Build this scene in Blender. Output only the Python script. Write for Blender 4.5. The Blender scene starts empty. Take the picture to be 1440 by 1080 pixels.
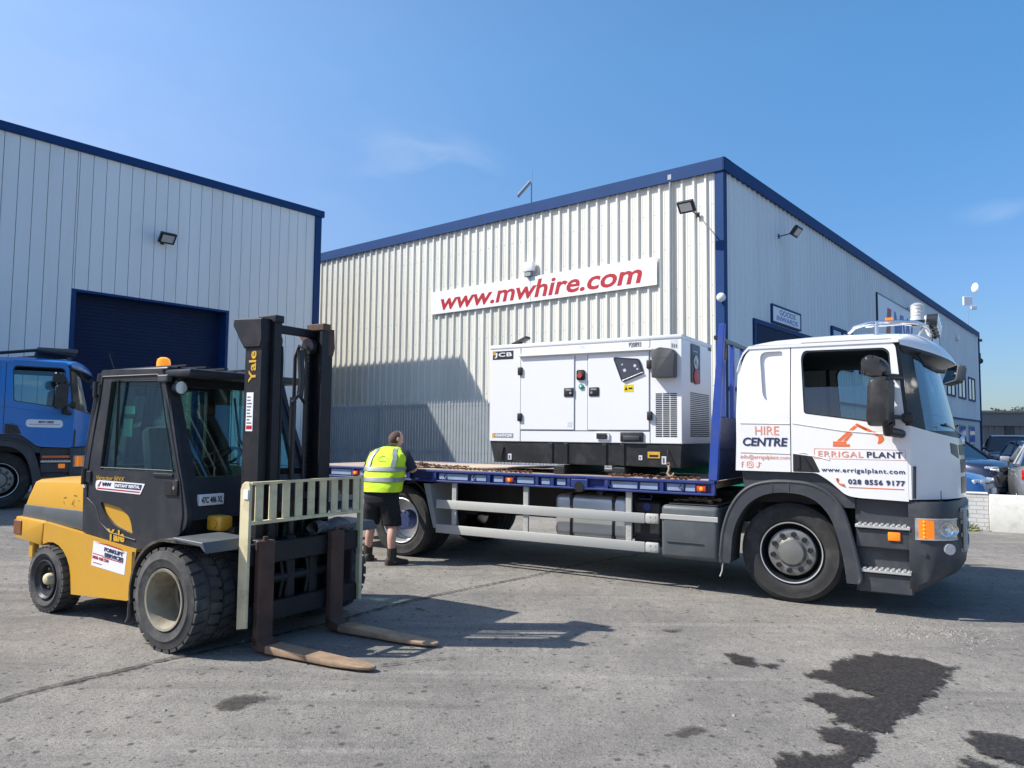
import bpy, bmesh, math, random
from mathutils import Vector, Matrix, noise
from mathutils.geometry import delaunay_2d_cdt
S = bpy.context.scene
C = S.collection
R = math.radians
# ---------------------------------------------------------------- camera
cam_d = bpy.data.cameras.new('camera'); cam = bpy.data.objects.new('camera', cam_d); C.objects.link(cam)
cam_d.sensor_width = 36; cam_d.lens = 36 * 1058.55 / 1440; cam_d.clip_start = 0.05; cam_d.clip_end = 3000
pit, rol = 0.06785, 0.010564
fw = Vector((0, math.cos(pit), math.sin(pit))); up = Vector((0, -math.sin(pit), math.cos(pit))); rt = Vector((1, 0, 0))
rt2 = rt * math.cos(rol) + up * math.sin(rol); up2 = up * math.cos(rol) - rt * math.sin(rol)
m = Matrix((rt2, up2, -fw)).transposed().to_4x4(); m.translation = (0, 0, 1.65)
cam.matrix_world = m
S.camera = cam
# ---------------------------------------------------------------- sky and sun
SUN_AZ, SUN_EL = R(0.5), R(46)           # direction the shadows run, height of the sun
to_sun = Vector((-math.cos(SUN_AZ) * math.cos(SUN_EL), -math.sin(SUN_AZ) * math.cos(SUN_EL), math.sin(SUN_EL)))
sd = bpy.data.lights.new('sun', 'SUN'); sd.energy = 4.15; sd.angle = R(0.53); sd.color = (1, .955, .88)
sun = bpy.data.objects.new('sun', sd); C.objects.link(sun); sun.location = (-20, -5, 30)
sun.rotation_euler = to_sun.to_track_quat('Z', 'Y').to_euler()
w = bpy.data.worlds.new('World'); S.world = w; w.use_nodes = True
nt = w.node_tree; bg = nt.nodes['Background']; out = nt.nodes['World Output']
sky = nt.nodes.new('ShaderNodeTexSky'); sky.sky_type = 'NISHITA'; sky.sun_disc = False
sky.sun_elevation = SUN_EL; sky.sun_rotation = math.atan2(to_sun.x, to_sun.y)
sky.air_density = 1.0; sky.dust_density = 0.6; sky.ozone_density = 3.2; sky.altitude = 50
bg.inputs[1].default_value = 0.127
# thin cloud wisps in the sky (a direction-based noise, only in two small patches)
tc = nt.nodes.new('ShaderNodeTexCoord')
def wisp(d, size, stretch, amount):
    sub = nt.nodes.new('ShaderNodeVectorMath'); sub.operation = 'SUBTRACT'; nt.links.new(tc.outputs['Generated'], sub.inputs[0]); sub.inputs[1].default_value = d
    mul = nt.nodes.new('ShaderNodeVectorMath'); mul.operation = 'MULTIPLY'; nt.links.new(sub.outputs[0], mul.inputs[0]); mul.inputs[1].default_value = (1, 1, stretch)
    ln = nt.nodes.new('ShaderNodeVectorMath'); ln.operation = 'LENGTH'; nt.links.new(mul.outputs[0], ln.inputs[0])
    mr = nt.nodes.new('ShaderNodeMapRange'); mr.interpolation_type = 'SMOOTHSTEP'; nt.links.new(ln.outputs['Value'], mr.inputs[0])
    mr.inputs[1].default_value = size; mr.inputs[2].default_value = 0; mr.inputs[3].default_value = 0; mr.inputs[4].default_value = amount
    mp = nt.nodes.new('ShaderNodeVectorMath'); mp.operation = 'MULTIPLY'; nt.links.new(tc.outputs['Generated'], mp.inputs[0]); mp.inputs[1].default_value = (1, 1, 2.4)
    no = nt.nodes.new('ShaderNodeTexNoise'); no.inputs['Scale'].default_value = 9; no.inputs['Detail'].default_value = 6; no.inputs['Distortion'].default_value = .6
    nt.links.new(mp.outputs[0], no.inputs['Vector'])
    mr2 = nt.nodes.new('ShaderNodeMapRange'); nt.links.new(no.outputs[0], mr2.inputs[0]); mr2.inputs[1].default_value = .42; mr2.inputs[2].default_value = .75
    mm = nt.nodes.new('ShaderNodeMath'); mm.operation = 'MULTIPLY'; nt.links.new(mr.outputs[0], mm.inputs[0]); nt.links.new(mr2.outputs[0], mm.inputs[1])
    return mm.outputs[0]
w1 = wisp((-.113, .932, .345), .12, 2.2, .26); w2 = wisp((.527, .81, .25), .05, 3, .26); w3 = wisp((-.45, .8, .30), .55, 1.6, .05)
a1 = nt.nodes.new('ShaderNodeMath'); nt.links.new(w1, a1.inputs[0]); nt.links.new(w2, a1.inputs[1])
a2 = nt.nodes.new('ShaderNodeMath'); nt.links.new(a1.outputs[0], a2.inputs[0]); nt.links.new(w3, a2.inputs[1])
mx = nt.nodes.new('ShaderNodeMix'); mx.data_type = 'RGBA'
# deeper blue away from the sun, softer horizon band
dt = nt.nodes.new('ShaderNodeVectorMath'); dt.operation = 'DOT_PRODUCT'; nt.links.new(tc.outputs['Generated'], dt.inputs[0]); dt.inputs[1].default_value = to_sun
def ramp(src, a, b, els):
    q = nt.nodes.new('ShaderNodeMapRange'); nt.links.new(src, q.inputs[0]); q.inputs[1].default_value = a; q.inputs[2].default_value = b
    r = nt.nodes.new('ShaderNodeValToRGB'); nt.links.new(q.outputs[0], r.inputs[0])
    for i, (p, c) in enumerate(els):
        e = r.color_ramp.elements[i] if i < 2 else r.color_ramp.elements.new(p)
        e.position = p; e.color = (*c, 1)
    return r.outputs[0]
def mulc(a, b):
    k = nt.nodes.new('ShaderNodeMix'); k.data_type = 'RGBA'; k.blend_type = 'MULTIPLY'; k.inputs[0].default_value = 1; nt.links.new(a, k.inputs[6]); nt.links.new(b, k.inputs[7]); return k.outputs[2]
sx = nt.nodes.new('ShaderNodeSeparateXYZ'); nt.links.new(tc.outputs['Generated'], sx.inputs[0])
skyc = mulc(sky.outputs[0], ramp(dt.outputs['Value'], -.1, .7, [(0, (.47, .84, 1)), (1, (1, 1, 1)), (.45, (.62, .90, 1))]))
skyc = mulc(skyc, ramp(sx.outputs['Z'], 0, .45, [(0, (.86, .52, .50)), (1, (1, 1, 1)), (.4, (.98, .72, .75))]))
nt.links.new(a2.outputs[0], mx.inputs[0]); nt.links.new(skyc, mx.inputs[6]); mx.inputs[7].default_value = (4.6, 5.0, 5.6, 1)
nt.links.new(mx.outputs[2], bg.inputs[0])
S.view_settings.view_transform = 'Standard'; S.view_settings.look = 'None'; S.view_settings.gamma = 1
S.view_settings.exposure = 0.75
S.render.resolution_x = 1024; S.render.resolution_y = 768
# ---------------------------------------------------------------- materials
def mat(name, col, rough=.5, metal=0, var=.08, scale=5, bump=0, bscale=60, dirt=None, coat=0, emit=0, stretch=None, spec=.5):
    mt = bpy.data.materials.new(name); mt.use_nodes = True; t = mt.node_tree; b = t.nodes['Principled BSDF']
    b.inputs['Roughness'].default_value = rough; b.inputs['Metallic'].default_value = metal
    b.inputs['Specular IOR Level'].default_value = spec
    if coat: b.inputs['Coat Weight'].default_value = coat; b.inputs['Coat Roughness'].default_value = .06
    co = t.nodes.new('ShaderNodeTexCoord'); src = co.outputs['Object']
    if stretch:
        mp = t.nodes.new('ShaderNodeMapping'); mp.inputs['Scale'].default_value = stretch; t.links.new(src, mp.inputs[0]); src = mp.outputs[0]
    n = t.nodes.new('ShaderNodeTexNoise'); n.inputs['Scale'].default_value = scale; n.inputs['Detail'].default_value = 7; n.inputs['Roughness'].default_value = .6
    t.links.new(src, n.inputs['Vector'])
    r = t.nodes.new('ShaderNodeValToRGB'); c = Vector(col)
    r.color_ramp.elements[0].position = .3; r.color_ramp.elements[1].position = .7
    r.color_ramp.elements[0].color = (*(c * (1 - var)), 1); r.color_ramp.elements[1].color = (*[min(1, q) for q in c * (1 + var)], 1)
    t.links.new(n.outputs[0], r.inputs[0]); cur = r.outputs[0]
    if dirt:
        dc, amt, dscale = dirt
        n2 = t.nodes.new('ShaderNodeTexNoise'); n2.inputs['Scale'].default_value = dscale; n2.inputs['Detail'].default_value = 9; n2.inputs['Roughness'].default_value = .68
        t.links.new(src, n2.inputs['Vector'])
        r2 = t.nodes.new('ShaderNodeMapRange'); r2.inputs[1].default_value = .48; r2.inputs[2].default_value = .72; r2.inputs[3].default_value = 0; r2.inputs[4].default_value = amt
        t.links.new(n2.outputs[0], r2.inputs[0])
        k = t.nodes.new('ShaderNodeMix'); k.data_type = 'RGBA'; t.links.new(r2.outputs[0], k.inputs[0]); t.links.new(cur, k.inputs[6]); k.inputs[7].default_value = (*dc, 1)
        cur = k.outputs[2]
        rr = t.nodes.new('ShaderNodeMapRange'); rr.inputs[3].default_value = rough; rr.inputs[4].default_value = min(1, rough + .35); t.links.new(r2.outputs[0], rr.inputs[0]); t.links.new(rr.outputs[0], b.inputs['Roughness'])
    t.links.new(cur, b.inputs['Base Color'])
    if bump:
        n3 = t.nodes.new('ShaderNodeTexNoise'); n3.inputs['Scale'].default_value = bscale; n3.inputs['Detail'].default_value = 4
        t.links.new(src, n3.inputs['Vector'])
        bp = t.nodes.new('ShaderNodeBump'); bp.inputs['Strength'].default_value = bump; bp.inputs['Distance'].default_value = .01
        t.links.new(n3.outputs[0], bp.inputs['Height']); t.links.new(bp.outputs[0], b.inputs['Normal'])
    if emit: b.inputs['Emission Color'].default_value = (*col, 1); b.inputs['Emission Strength'].default_value = emit
    return mt
def glass(name, tint, refl=.1, dark=1.0, rough=.02):
    mt = bpy.data.materials.new(name); mt.use_nodes = True; t = mt.node_tree; t.nodes.remove(t.nodes['Principled BSDF'])
    tr = t.nodes.new('ShaderNodeBsdfTransparent'); tr.inputs[0].default_value = (*[q * dark for q in tint], 1)
    gl = t.nodes.new('ShaderNodeBsdfGlossy'); gl.inputs['Roughness'].default_value = rough; gl.inputs[0].default_value = (1, 1, 1, 1)
    lw = t.nodes.new('ShaderNodeLayerWeight'); lw.inputs[0].default_value = .5
    pw_ = t.nodes.new('ShaderNodeMath'); pw_.operation = 'POWER'; t.links.new(lw.outputs['Facing'], pw_.inputs[0]); pw_.inputs[1].default_value = 4
    ad = t.nodes.new('ShaderNodeMath'); ad.operation = 'MULTIPLY_ADD'; t.links.new(pw_.outputs[0], ad.inputs[0]); ad.inputs[1].default_value = .75; ad.inputs[2].default_value = refl
    mxs = t.nodes.new('ShaderNodeMixShader'); t.links.new(ad.outputs[0], mxs.inputs[0]); t.links.new(tr.outputs[0], mxs.inputs[1]); t.links.new(gl.outputs[0], mxs.inputs[2])
    t.links.new(mxs.outputs[0], t.nodes['Material Output'].inputs[0])
    return mt
dust = (.32, .29, .25)
M = {}
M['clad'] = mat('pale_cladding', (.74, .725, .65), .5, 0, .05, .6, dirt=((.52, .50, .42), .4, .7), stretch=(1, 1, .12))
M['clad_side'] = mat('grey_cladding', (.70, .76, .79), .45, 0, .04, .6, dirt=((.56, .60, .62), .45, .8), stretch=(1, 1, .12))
M['joint'] = mat('dark_joint', (.16, .17, .18), .7)  # plain dark grey for panel joints and gaps
M['trim'] = mat('blue_trim', (.007, .045, .155), .6, 0, .08, 1.5, spec=.2)
M['shutter'] = mat('blue_shutter', (.005, .018, .060), .65, 0, .08, 1.2, dirt=((.02, .04, .10), .3, 1.5), spec=.2)
M['render'] = mat('pale_render', (.6, .6, .57), .8, 0, .05, 2, .2, 80)
M['roofing'] = mat('grey_roofing', (.22, .23, .24), .6)
M['white'] = mat('white_gloss', (.80, .80, .79), .28, 0, .02, 2, coat=.5, dirt=((.62, .60, .55), .16, 2.2))
M['signwhite'] = mat('sign_white', (.80, .80, .82), .4, 0, .02, 2)
M['genwhite'] = mat('powder_white', (.80, .80, .79), .35, 0, .015, 3, .03, 300, dirt=((.66, .65, .6), .10, 1.5))
M['red'] = mat('letter_red', (.42, .010, .02), .45, 0, .05)
M['orange'] = mat('letter_orange', (.75, .16, .04), .45, 0, .04)
M['fadeorange'] = mat('letter_faded_orange', (.80, .32, .22), .5, 0, .06)
M['navy'] = mat('letter_navy', (.02, .03, .09), .45, 0, .05)
M['signblue'] = mat('letter_blue', (.035, .10, .42), .45, 0, .05)
M['black'] = mat('black_plastic', (.016, .017, .019), .42, 0, .12, 6, dirt=((.10, .095, .085), .25, 6))
M['satin'] = mat('satin_black', (.02, .022, .026), .3, 0, .08, 6)
M['grey'] = mat('dark_grey_plastic', (.042, .046, .054), .5, 0, .08, 5, .05, 200, dirt=((.16, .15, .13), .3, 4))
M['midgrey'] = mat('mid_grey_plastic', (.075, .088, .096), .5, 0, .08, 5, .05, 200, dirt=((.2, .19, .17), .3, 3))
M['chassis'] = mat('chassis_black', (.02, .021, .024), .6, 0, .2, 5, dirt=((.09, .075, .06), .5, 4))
M['rubber'] = mat('tyre_rubber', (.024, .024, .024), .82, 0, .15, 9, .1, 120, dirt=((.10, .094, .085), .6, 4))
M['rubberold'] = mat('worn_tyre_rubber', (.05, .05, .05), .85, 0, .2, 9, .15, 100, dirt=((.17, .16, .145), .7, 5))
M['steel'] = mat('brushed_steel', (.52, .52, .52), .38, 1, .1, 8, dirt=((.35, .32, .28), .35, 6))
M['alu'] = mat('aluminium', (.62, .63, .62), .42, .75, .05, 4, dirt=((.45, .43, .39), .5, 3), stretch=(.5, 1, 3))
M['rail'] = mat('galvanised_rail', (.46, .46, .43), .5, .15, .06, 4, dirt=((.42, .39, .34), .5, 3), stretch=(.4, 1, 2))
M['chrome'] = mat('chrome', (.8, .8, .8), .12, 1, .03)
M['deckblue'] = mat('deck_blue', (.017, .038, .18), .4, 0, .12, 4, dirt=((.09, .075, .09), .45, 4))
M['deckpanel'] = mat('pale_blue_panel', (.28, .36, .50), .45, 0, .1, 5, dirt=((.2, .2, .22), .4, 6))
M['deck'] = mat('worn_deck', (.42, .33, .25), .75, 0, .22, 3, .2, 50, dirt=((.2, .145, .11), .7, 2.2), stretch=(.5, 2, 1))
M['ply'] = mat('plywood', (.45, .38, .29), .8, 0, .15, 5, .1, 60, dirt=((.25, .2, .15), .5, 4))
M['rust'] = mat('rusty_steel', (.13, .06, .03), .8, .2, .35, 14, .3, 90, dirt=((.05, .03, .025), .6, 12))
M['rustpale'] = mat('worn_fork_steel', (.36, .25, .16), .6, .3, .25, 7, .1, 60, dirt=((.14, .085, .06), .75, 5))
M['forkdark'] = mat('rusty_fork_shank', (.085, .05, .038), .75, .2, .3, 7, .15, 70, dirt=((.16, .08, .045), .5, 6))
M['yellow'] = mat('forklift_yellow', (.62, .33, .028), .38, 0, .06, 3, dirt=((.36, .22, .07), .45, 3), coat=.15)
M['charcoal'] = mat('charcoal_paint', (.026, .029, .036), .42, 0, .1, 5, dirt=((.085, .078, .068), .3, 5), spec=.35)
M['mast'] = mat('mast_steel', (.014, .016, .021), .45, .1, .15, 6, dirt=((.06, .044, .036), .4, 8), spec=.35)
M['cream'] = mat('cream_guard', (.68, .60, .37), .55, 0, .1, 4, dirt=((.22, .19, .12), .55, 6))
M['rimcream'] = mat('cream_rim', (.30, .27, .20), .65, 0, .2, 6, dirt=((.10, .075, .055), .9, 6))
M['amber'] = mat('amber_lens', (.85, .22, .015), .2, 0, .05, 20, emit=.25)
M['amberlit'] = mat('amber_beacon', (.95, .30, .01), .2, 0, .1, 20, emit=.5)
M['redlens'] = mat('red_lens', (.45, .015, .012), .15, 0, .05, 20, coat=.6)
M['lens'] = mat('clear_lens', (.62, .64, .66), .12, .35, .15, 30, coat=.8)
M['beaconclear'] = mat('clear_ribbed_beacon', (.66, .66, .64), .15, .4, .1, 12, coat=.6)
M['glass'] = glass('cab_glass', (.74, .87, .88), .06)
M['windscreen'] = glass('windscreen_glass', (.52, .66, .72), .12)
M['greenglass'] = glass('green_tinted_glass', (.74, .90, .86), .07)
M['housepane'] = mat('dark_window_pane', (.03, .045, .07), .06, 0, .1, 2, coat=.5)
M['carglass'] = mat('car_glass', (.02, .028, .035), .05, 0, .1, 2, coat=.6)
M['hivis'] = mat('hi_vis_yellow', (.60, .86, .02), .75, 0, .10, 7, .9, 13)
M['tape'] = mat('reflective_tape', (.26, .29, .30), .5, .2, .1, 20)
M['skin'] = mat('skin', (.60, .34, .25), .55, 0, .08, 10)
M['hair'] = mat('short_hair', (.09, .05, .035), .8, 0, .25, 60)
M['shirt'] = mat('navy_shirt', (.018, .022, .04), .85, 0, .15, 8, .8, 16)
M['shorts'] = mat('black_shorts', (.008, .009, .013), .85, 0, .2, 8, .8, 14)
M['boot'] = mat('brown_boots', (.03, .024, .02), .7, 0, .3, 12)
M['green'] = mat('green_sheet', (.01, .28, .18), .5, 0, .15, 4)
M['bluepaint'] = mat('truck_blue', (.012, .18, .54), .3, 0, .04, 2, coat=.4, dirt=((.05, .12, .3), .25, 2))
M['fence'] = mat('galvanised_fence', (.30, .33, .35), .55, .2, .08, 3)
M['blockwhite'] = mat('white_painted_block', (.66, .65, .61), .8, 0, .06, 4, .4, 35, dirt=((.36, .34, .29), .6, 4))
M['cable'] = mat('cable_black', (.012, .012, .012), .5)
M['seat'] = mat('seat_cloth', (.03, .032, .04), .9, 0, .15, 12)
M['galvflap'] = mat('grey_flap', (.33, .34, .34), .6, 0, .08, 4, dirt=((.2, .19, .17), .4, 4)); M['redamber'] = mat('red_amber_lens', (.50, .06, .015), .25, 0, .05, 20, emit=.12); M['headblue'] = mat('headboard_blue', (.02, .065, .33), .4, 0, .06, 4, dirt=((.1, .1, .14), .3, 5))
M['redbutton'] = mat('red_button', (.42, .05, .035), .35, 0, .08, 8); M['warnyellow'] = mat('warning_yellow', (.75, .58, .01), .5); M['warnorange'] = mat('warning_orange', (.62, .36, .04), .55, 0, .1, 20); M['lidgrey'] = mat('grey_box_lid', (.075, .078, .082), .6, 0, .05, 8, .12, 250); M['badgegold'] = mat('badge_gold', (.62, .33, .03), .5); M['greylabel'] = mat('grey_label', (.26, .27, .29), .5); M['palelabel'] = mat('pale_label', (.62, .64, .68), .5, 0, .12, 30); M['greyink'] = mat('grey_ink', (.10, .105, .12), .6)
M['charcoalband'] = mat('charcoal_band', (.085, .10, .11), .5, 0, .1, 5, dirt=((.15, .14, .12), .3, 4)); M['tailbrown'] = mat('tail_lamp_brown', (.22, .085, .03), .4, 0, .15, 12); M['greenpaper'] = mat('green_notice', (.05, .34, .24), .6, 0, .08, 5); M['fenderdark'] = mat('dusty_fender', (.045, .042, .038), .6, 0, .2, 5, dirt=((.24, .19, .12), .75, 5)); M['rustmast'] = mat('rusted_bracket', (.09, .055, .04), .7, .1, .3, 10, dirt=((.20, .10, .06), .6, 9)); M['chainsteel'] = mat('oily_chain', (.05, .052, .055), .35, .8, .2, 20); M['tarp'] = mat('grey_tarp', (.10, .105, .115), .6, 0, .25, 9, .5, 14); M['badgegold2'] = mat('gold_letter', (.66, .38, .025), .45)
M['hubblue'] = mat('hub_blue', (.03, .05, .15), .5, .2, .2, 10, dirt=((.1, .1, .11), .6, 9))
M['shadepanel'] = mat('shaded_panel_blue', (.012, .022, .085), .45, 0, .15, 4, dirt=((.06, .06, .08), .35, 5)); M['headlens'] = mat('headlamp_glass', (.42, .44, .45), .08, .45, .35, 16, coat=1.0)  # headboard panel blue is darkened, its shade put into the colour
M['tank'] = mat('green_tank', (.01, .22, .14), .4, 0, .1, 3)
# ---------------------------------------------------------------- mesh builder
def smooth(t): t = max(0, min(1, t)); return t * t * (3 - 2 * t)
def rot(ax, a): return Matrix.Rotation(a, 4, ax)
def T(x, y, z): return Matrix.Translation((x, y, z))
class MB:
    def __init__(self): self.bm = bmesh.new(); self.mi = 0; self.M = Matrix()
    def add(self, vs, fs):
        bv = [self.bm.verts.new(self.M @ Vector(v)) for v in vs]; out = []
        for f in fs:
            if len(set(f)) < 3: continue
            try: q = self.bm.faces.new([bv[i] for i in f]); q.material_index = self.mi; out.append(q)
            except ValueError: pass
        return bv, out
    def box(self, x0, x1, y0, y1, z0, z1, bev=0, seg=1, mx=None):
        vs = [(x, y, z) for x in (x0, x1) for y in (y0, y1) for z in (z0, z1)]
        if mx is not None: vs = [mx @ Vector(v) for v in vs]
        bv, fs = self.add(vs, [(0, 1, 3, 2), (4, 6, 7, 5), (0, 4, 5, 1), (2, 3, 7, 6), (0, 2, 6, 4), (1, 5, 7, 3)])
        if bev:
            es = list({e for f in fs for e in f.edges})
            r = bmesh.ops.bevel(self.bm, geom=es, offset=bev, segments=seg, affect='EDGES', profile=.5)
            for f in r['faces']: f.material_index = self.mi
        return self
    def cyl(self, p0, p1, r0, r1=None, seg=16, cap=True):
        r1 = r0 if r1 is None else r1; p0 = Vector(p0); p1 = Vector(p1); d = (p1 - p0).normalized()
        a = d.orthogonal().normalized(); b = d.cross(a); vs = []
        for p, r in ((p0, r0), (p1, r1)):
            for i in range(seg):
                t = 2 * math.pi * i / seg; vs.append(p + (a * math.cos(t) + b * math.sin(t)) * r)
        fs = [(i, (i + 1) % seg, seg + (i + 1) % seg, seg + i) for i in range(seg)]
        if cap: fs += [tuple(range(seg))[::-1], tuple(range(seg, 2 * seg))]
        self.add(vs, fs); return self
    def tube(self, pts, r, seg=8, closed=False, cap=True):
        pts = [Vector(p) for p in pts]; n = len(pts); vs = []; rs = r if isinstance(r, (list, tuple)) else [r] * n
        prev = None
        for i, p in enumerate(pts):
            d = (pts[(i + 1) % n] - pts[i - 1]) if closed else (pts[min(i + 1, n - 1)] - pts[max(i - 1, 0)])
            d.normalize()
            a = d.orthogonal().normalized() if prev is None else (prev - d * prev.dot(d)).normalized()
            prev = a; b = d.cross(a)
            for k in range(seg):
                t = 2 * math.pi * k / seg; vs.append(p + (a * math.cos(t) + b * math.sin(t)) * rs[i])
        fs = []
        for i in range(n if closed else n - 1):
            j = (i + 1) % n
            for k in range(seg): fs.append((i * seg + k, i * seg + (k + 1) % seg, j * seg + (k + 1) % seg, j * seg + k))
        if not closed and cap: fs += [tuple(range(seg))[::-1], tuple(range((n - 1) * seg, n * seg))]
        self.add(vs, fs); return self
    def lathe(self, prof, c, axis='y', seg=40, sign=1):
        # prof: (radius, offset along axis)
        c = Vector(c); vs = []; n = len(prof)
        for i in range(seg):
            t = 2 * math.pi * i / seg; u, v = math.cos(t), math.sin(t)
            for r, o in prof:
                o *= sign
                vs.append(c + Vector({'y': (r * u, o, r * v), 'x': (o, r * u, r * v), 'z': (r * u, r * v, o)}[axis]))
        fs = []
        for i in range(seg):
            j = (i + 1) % seg
            for k in range(n - 1): fs.append((i * n + k, i * n + k + 1, j * n + k + 1, j * n + k))
        self.add(vs, fs); return self
    def sphere(self, c, r, nu=16, nv=10, sc=(1, 1, 1)):
        vs = []; c = Vector(c)
        for j in range(nv + 1):
            ph = math.pi * j / nv
            for i in range(nu):
                t = 2 * math.pi * i / nu
                vs.append(c + Vector((math.sin(ph) * math.cos(t) * r * sc[0], math.sin(ph) * math.sin(t) * r * sc[1], math.cos(ph) * r * sc[2])))
        fs = [(j * nu + i, j * nu + (i + 1) % nu, (j + 1) * nu + (i + 1) % nu, (j + 1) * nu + i) for j in range(nv) for i in range(nu)]
        self.add(vs, fs); return self
    def grid(self, fn, nu, nv, th=None, mi_back=None):
        # fn(u, v) u, v in 0..1 ; th: thickness vector or None
        vs = [Vector(fn(i / nu, j / nv)) for i in range(nu + 1) for j in range(nv + 1)]
        q = lambda i, j: i * (nv + 1) + j
        fs = [(q(i, j), q(i + 1, j), q(i + 1, j + 1), q(i, j + 1)) for i in range(nu) for j in range(nv)]
        if th is None: self.add(vs, fs); return self
        N = len(vs); th = Vector(th); vs2 = vs + [v + th for v in vs]
        rim = []
        for i in range(nu): rim += [(q(i, 0), q(i + 1, 0), q(i + 1, 0) + N, q(i, 0) + N), (q(i, nv), q(i + 1, nv), q(i + 1, nv) + N, q(i, nv) + N)]
        for j in range(nv): rim += [(q(0, j), q(0, j + 1), q(0, j + 1) + N, q(0, j) + N), (q(nu, j), q(nu, j + 1), q(nu, j + 1) + N, q(nu, j) + N)]
        b, f1 = self.add(vs2, fs + [tuple(k + N for k in f) for f in fs] + rim)
        if mi_back is not None:
            for f in f1[len(fs):2 * len(fs)]: f.material_index = mi_back
        return self
    def sheet(self, outline, fn, th, holes=(), step=None):
        # flat outline with holes in (u, v) mapped by fn to 3D, given thickness vector th
        loops = [outline] + list(holes); vs, es = [], []
        for L in loops:
            k0 = len(vs); n = len(L); pts = []
            for i in range(n):
                a, b = Vector(L[i]), Vector(L[(i + 1) % n]); k = max(1, int((b - a).length / step)) if step else 1
                pts += [a.lerp(b, q / k) for q in range(k)]
            vs += pts; es += [(k0 + i, k0 + (i + 1) % len(pts)) for i in range(len(pts))]
        def inside(p, L):
            c = False; n = len(L)
            for i in range(n):
                x0, y0 = L[i]; x1, y1 = L[i - 1]
                if (y0 > p[1]) != (y1 > p[1]) and p[0] < (x1 - x0) * (p[1] - y0) / (y1 - y0) + x0: c = not c
            return c
        ok = lambda p: inside(p, outline) and not any(inside(p, H) for H in holes)
        if step:
            xs = [v.x for v in vs]; ys = [v.y for v in vs]; x = min(xs) + step / 2
            while x < max(xs):
                y = min(ys) + step / 2
                while y < max(ys):
                    if ok((x, y)): vs.append(Vector((x, y)))
                    y += step
                x += step
        r = delaunay_2d_cdt(vs, es, [], 0, 1e-6)
        V, F = r[0], [f for f in r[2] if ok(sum((r[0][i] for i in f), Vector((0, 0))) / len(f))]
        P = [Vector(fn(v.x, v.y)) for v in V]; N = len(P); th = Vector(th)
        cnt = {}
        for f in F:
            for i in range(len(f)):
                e = (f[i], f[i - 1]); cnt[tuple(sorted(e))] = cnt.get(tuple(sorted(e)), 0) + 1
        rim = [(a, b, b + N, a + N) for (a, b), k in cnt.items() if k == 1]
        self.add(P + [p + th for p in P], [tuple(f) for f in F] + [tuple(i + N for i in f)[::-1] for f in F] + rim)
        return self
    def prism(self, outline, ax, t0, t1, bev=0, seg=1, holes=()):
        f = {'y': lambda u, v: (u, t0, v), 'x': lambda u, v: (t0, u, v), 'z': lambda u, v: (u, v, t0)}[ax]
        d = {'y': (0, t1 - t0, 0), 'x': (t1 - t0, 0, 0), 'z': (0, 0, t1 - t0)}[ax]
        if holes or bev == 0: return self.sheet(outline, f, d, holes)
        n = len(outline); P = [Vector(f(*p)) for p in outline]; D = Vector(d)
        bv, fs = self.add(P + [p + D for p in P], [tuple(range(n)), tuple(range(n, 2 * n))[::-1]] + [(i, (i + 1) % n, (i + 1) % n + n, i + n) for i in range(n)])
        es = list({e for q in fs[:2] for e in q.edges})
        r = bmesh.ops.bevel(self.bm, geom=es, offset=bev, segments=seg, affect='EDGES', profile=.5)
        for q in r['faces']: q.material_index = self.mi
        return self
    def build(self, name, mats, parent=None, sharp=32, flat=False):
        if self.mi_used() and not isinstance(mats, (list, tuple)): mats = [mats]
        bmesh.ops.remove_doubles(self.bm, verts=self.bm.verts, dist=1e-5)
        bmesh.ops.recalc_face_normals(self.bm, faces=self.bm.faces)
        me = bpy.data.meshes.new(name); self.bm.to_mesh(me); self.bm.free()
        for k in (mats if isinstance(mats, (list, tuple)) else [mats]): me.materials.append(M[k] if isinstance(k, str) else k)
        if not flat:
            me.polygons.foreach_set('use_smooth', [True] * len(me.polygons)); me.set_sharp_from_angle(angle=R(sharp))
        o = bpy.data.objects.new(name, me); C.objects.link(o)
        if parent is not None: o.parent = parent
        return o
    def mi_used(self): return False
def fillet(pts, r, n=5):
    out = []; N = len(pts)
    for i in range(N):
        p = Vector(pts[i]); a = Vector(pts[i - 1]); b = Vector(pts[(i + 1) % N]); rr = r[i] if isinstance(r, (list, tuple)) else r
        da, db = (a - p), (b - p)
        if rr <= 0: out.append(tuple(p)); continue
        k = min(rr, da.length * .49, db.length * .49); q0 = p + da.normalized() * k; q1 = p + db.normalized() * k
        for j in range(n + 1):
            t = j / n; out.append(tuple(q0 * (1 - t) ** 2 + p * 2 * t * (1 - t) + q1 * t * t))
    return out
def thing(name, label, cat, loc=(0, 0, 0), rz=0, group=None, kind=None):
    o = bpy.data.objects.new(name, None); C.objects.link(o); o.empty_display_size = .2
    o.location = loc; o.rotation_euler = (0, 0, rz)
    return tag(o, label, cat, group, kind)
def tag(o, label=None, cat=None, group=None, kind=None):
    for k, v in (('label', label), ('category', cat), ('group', group), ('kind', kind)):
        if v: o[k] = v
    return o
def copy_tree(o, parent=None):
    c = o.copy(); C.objects.link(c); c.parent = parent
    for ch in o.children: copy_tree(ch, c)
    return c
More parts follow.
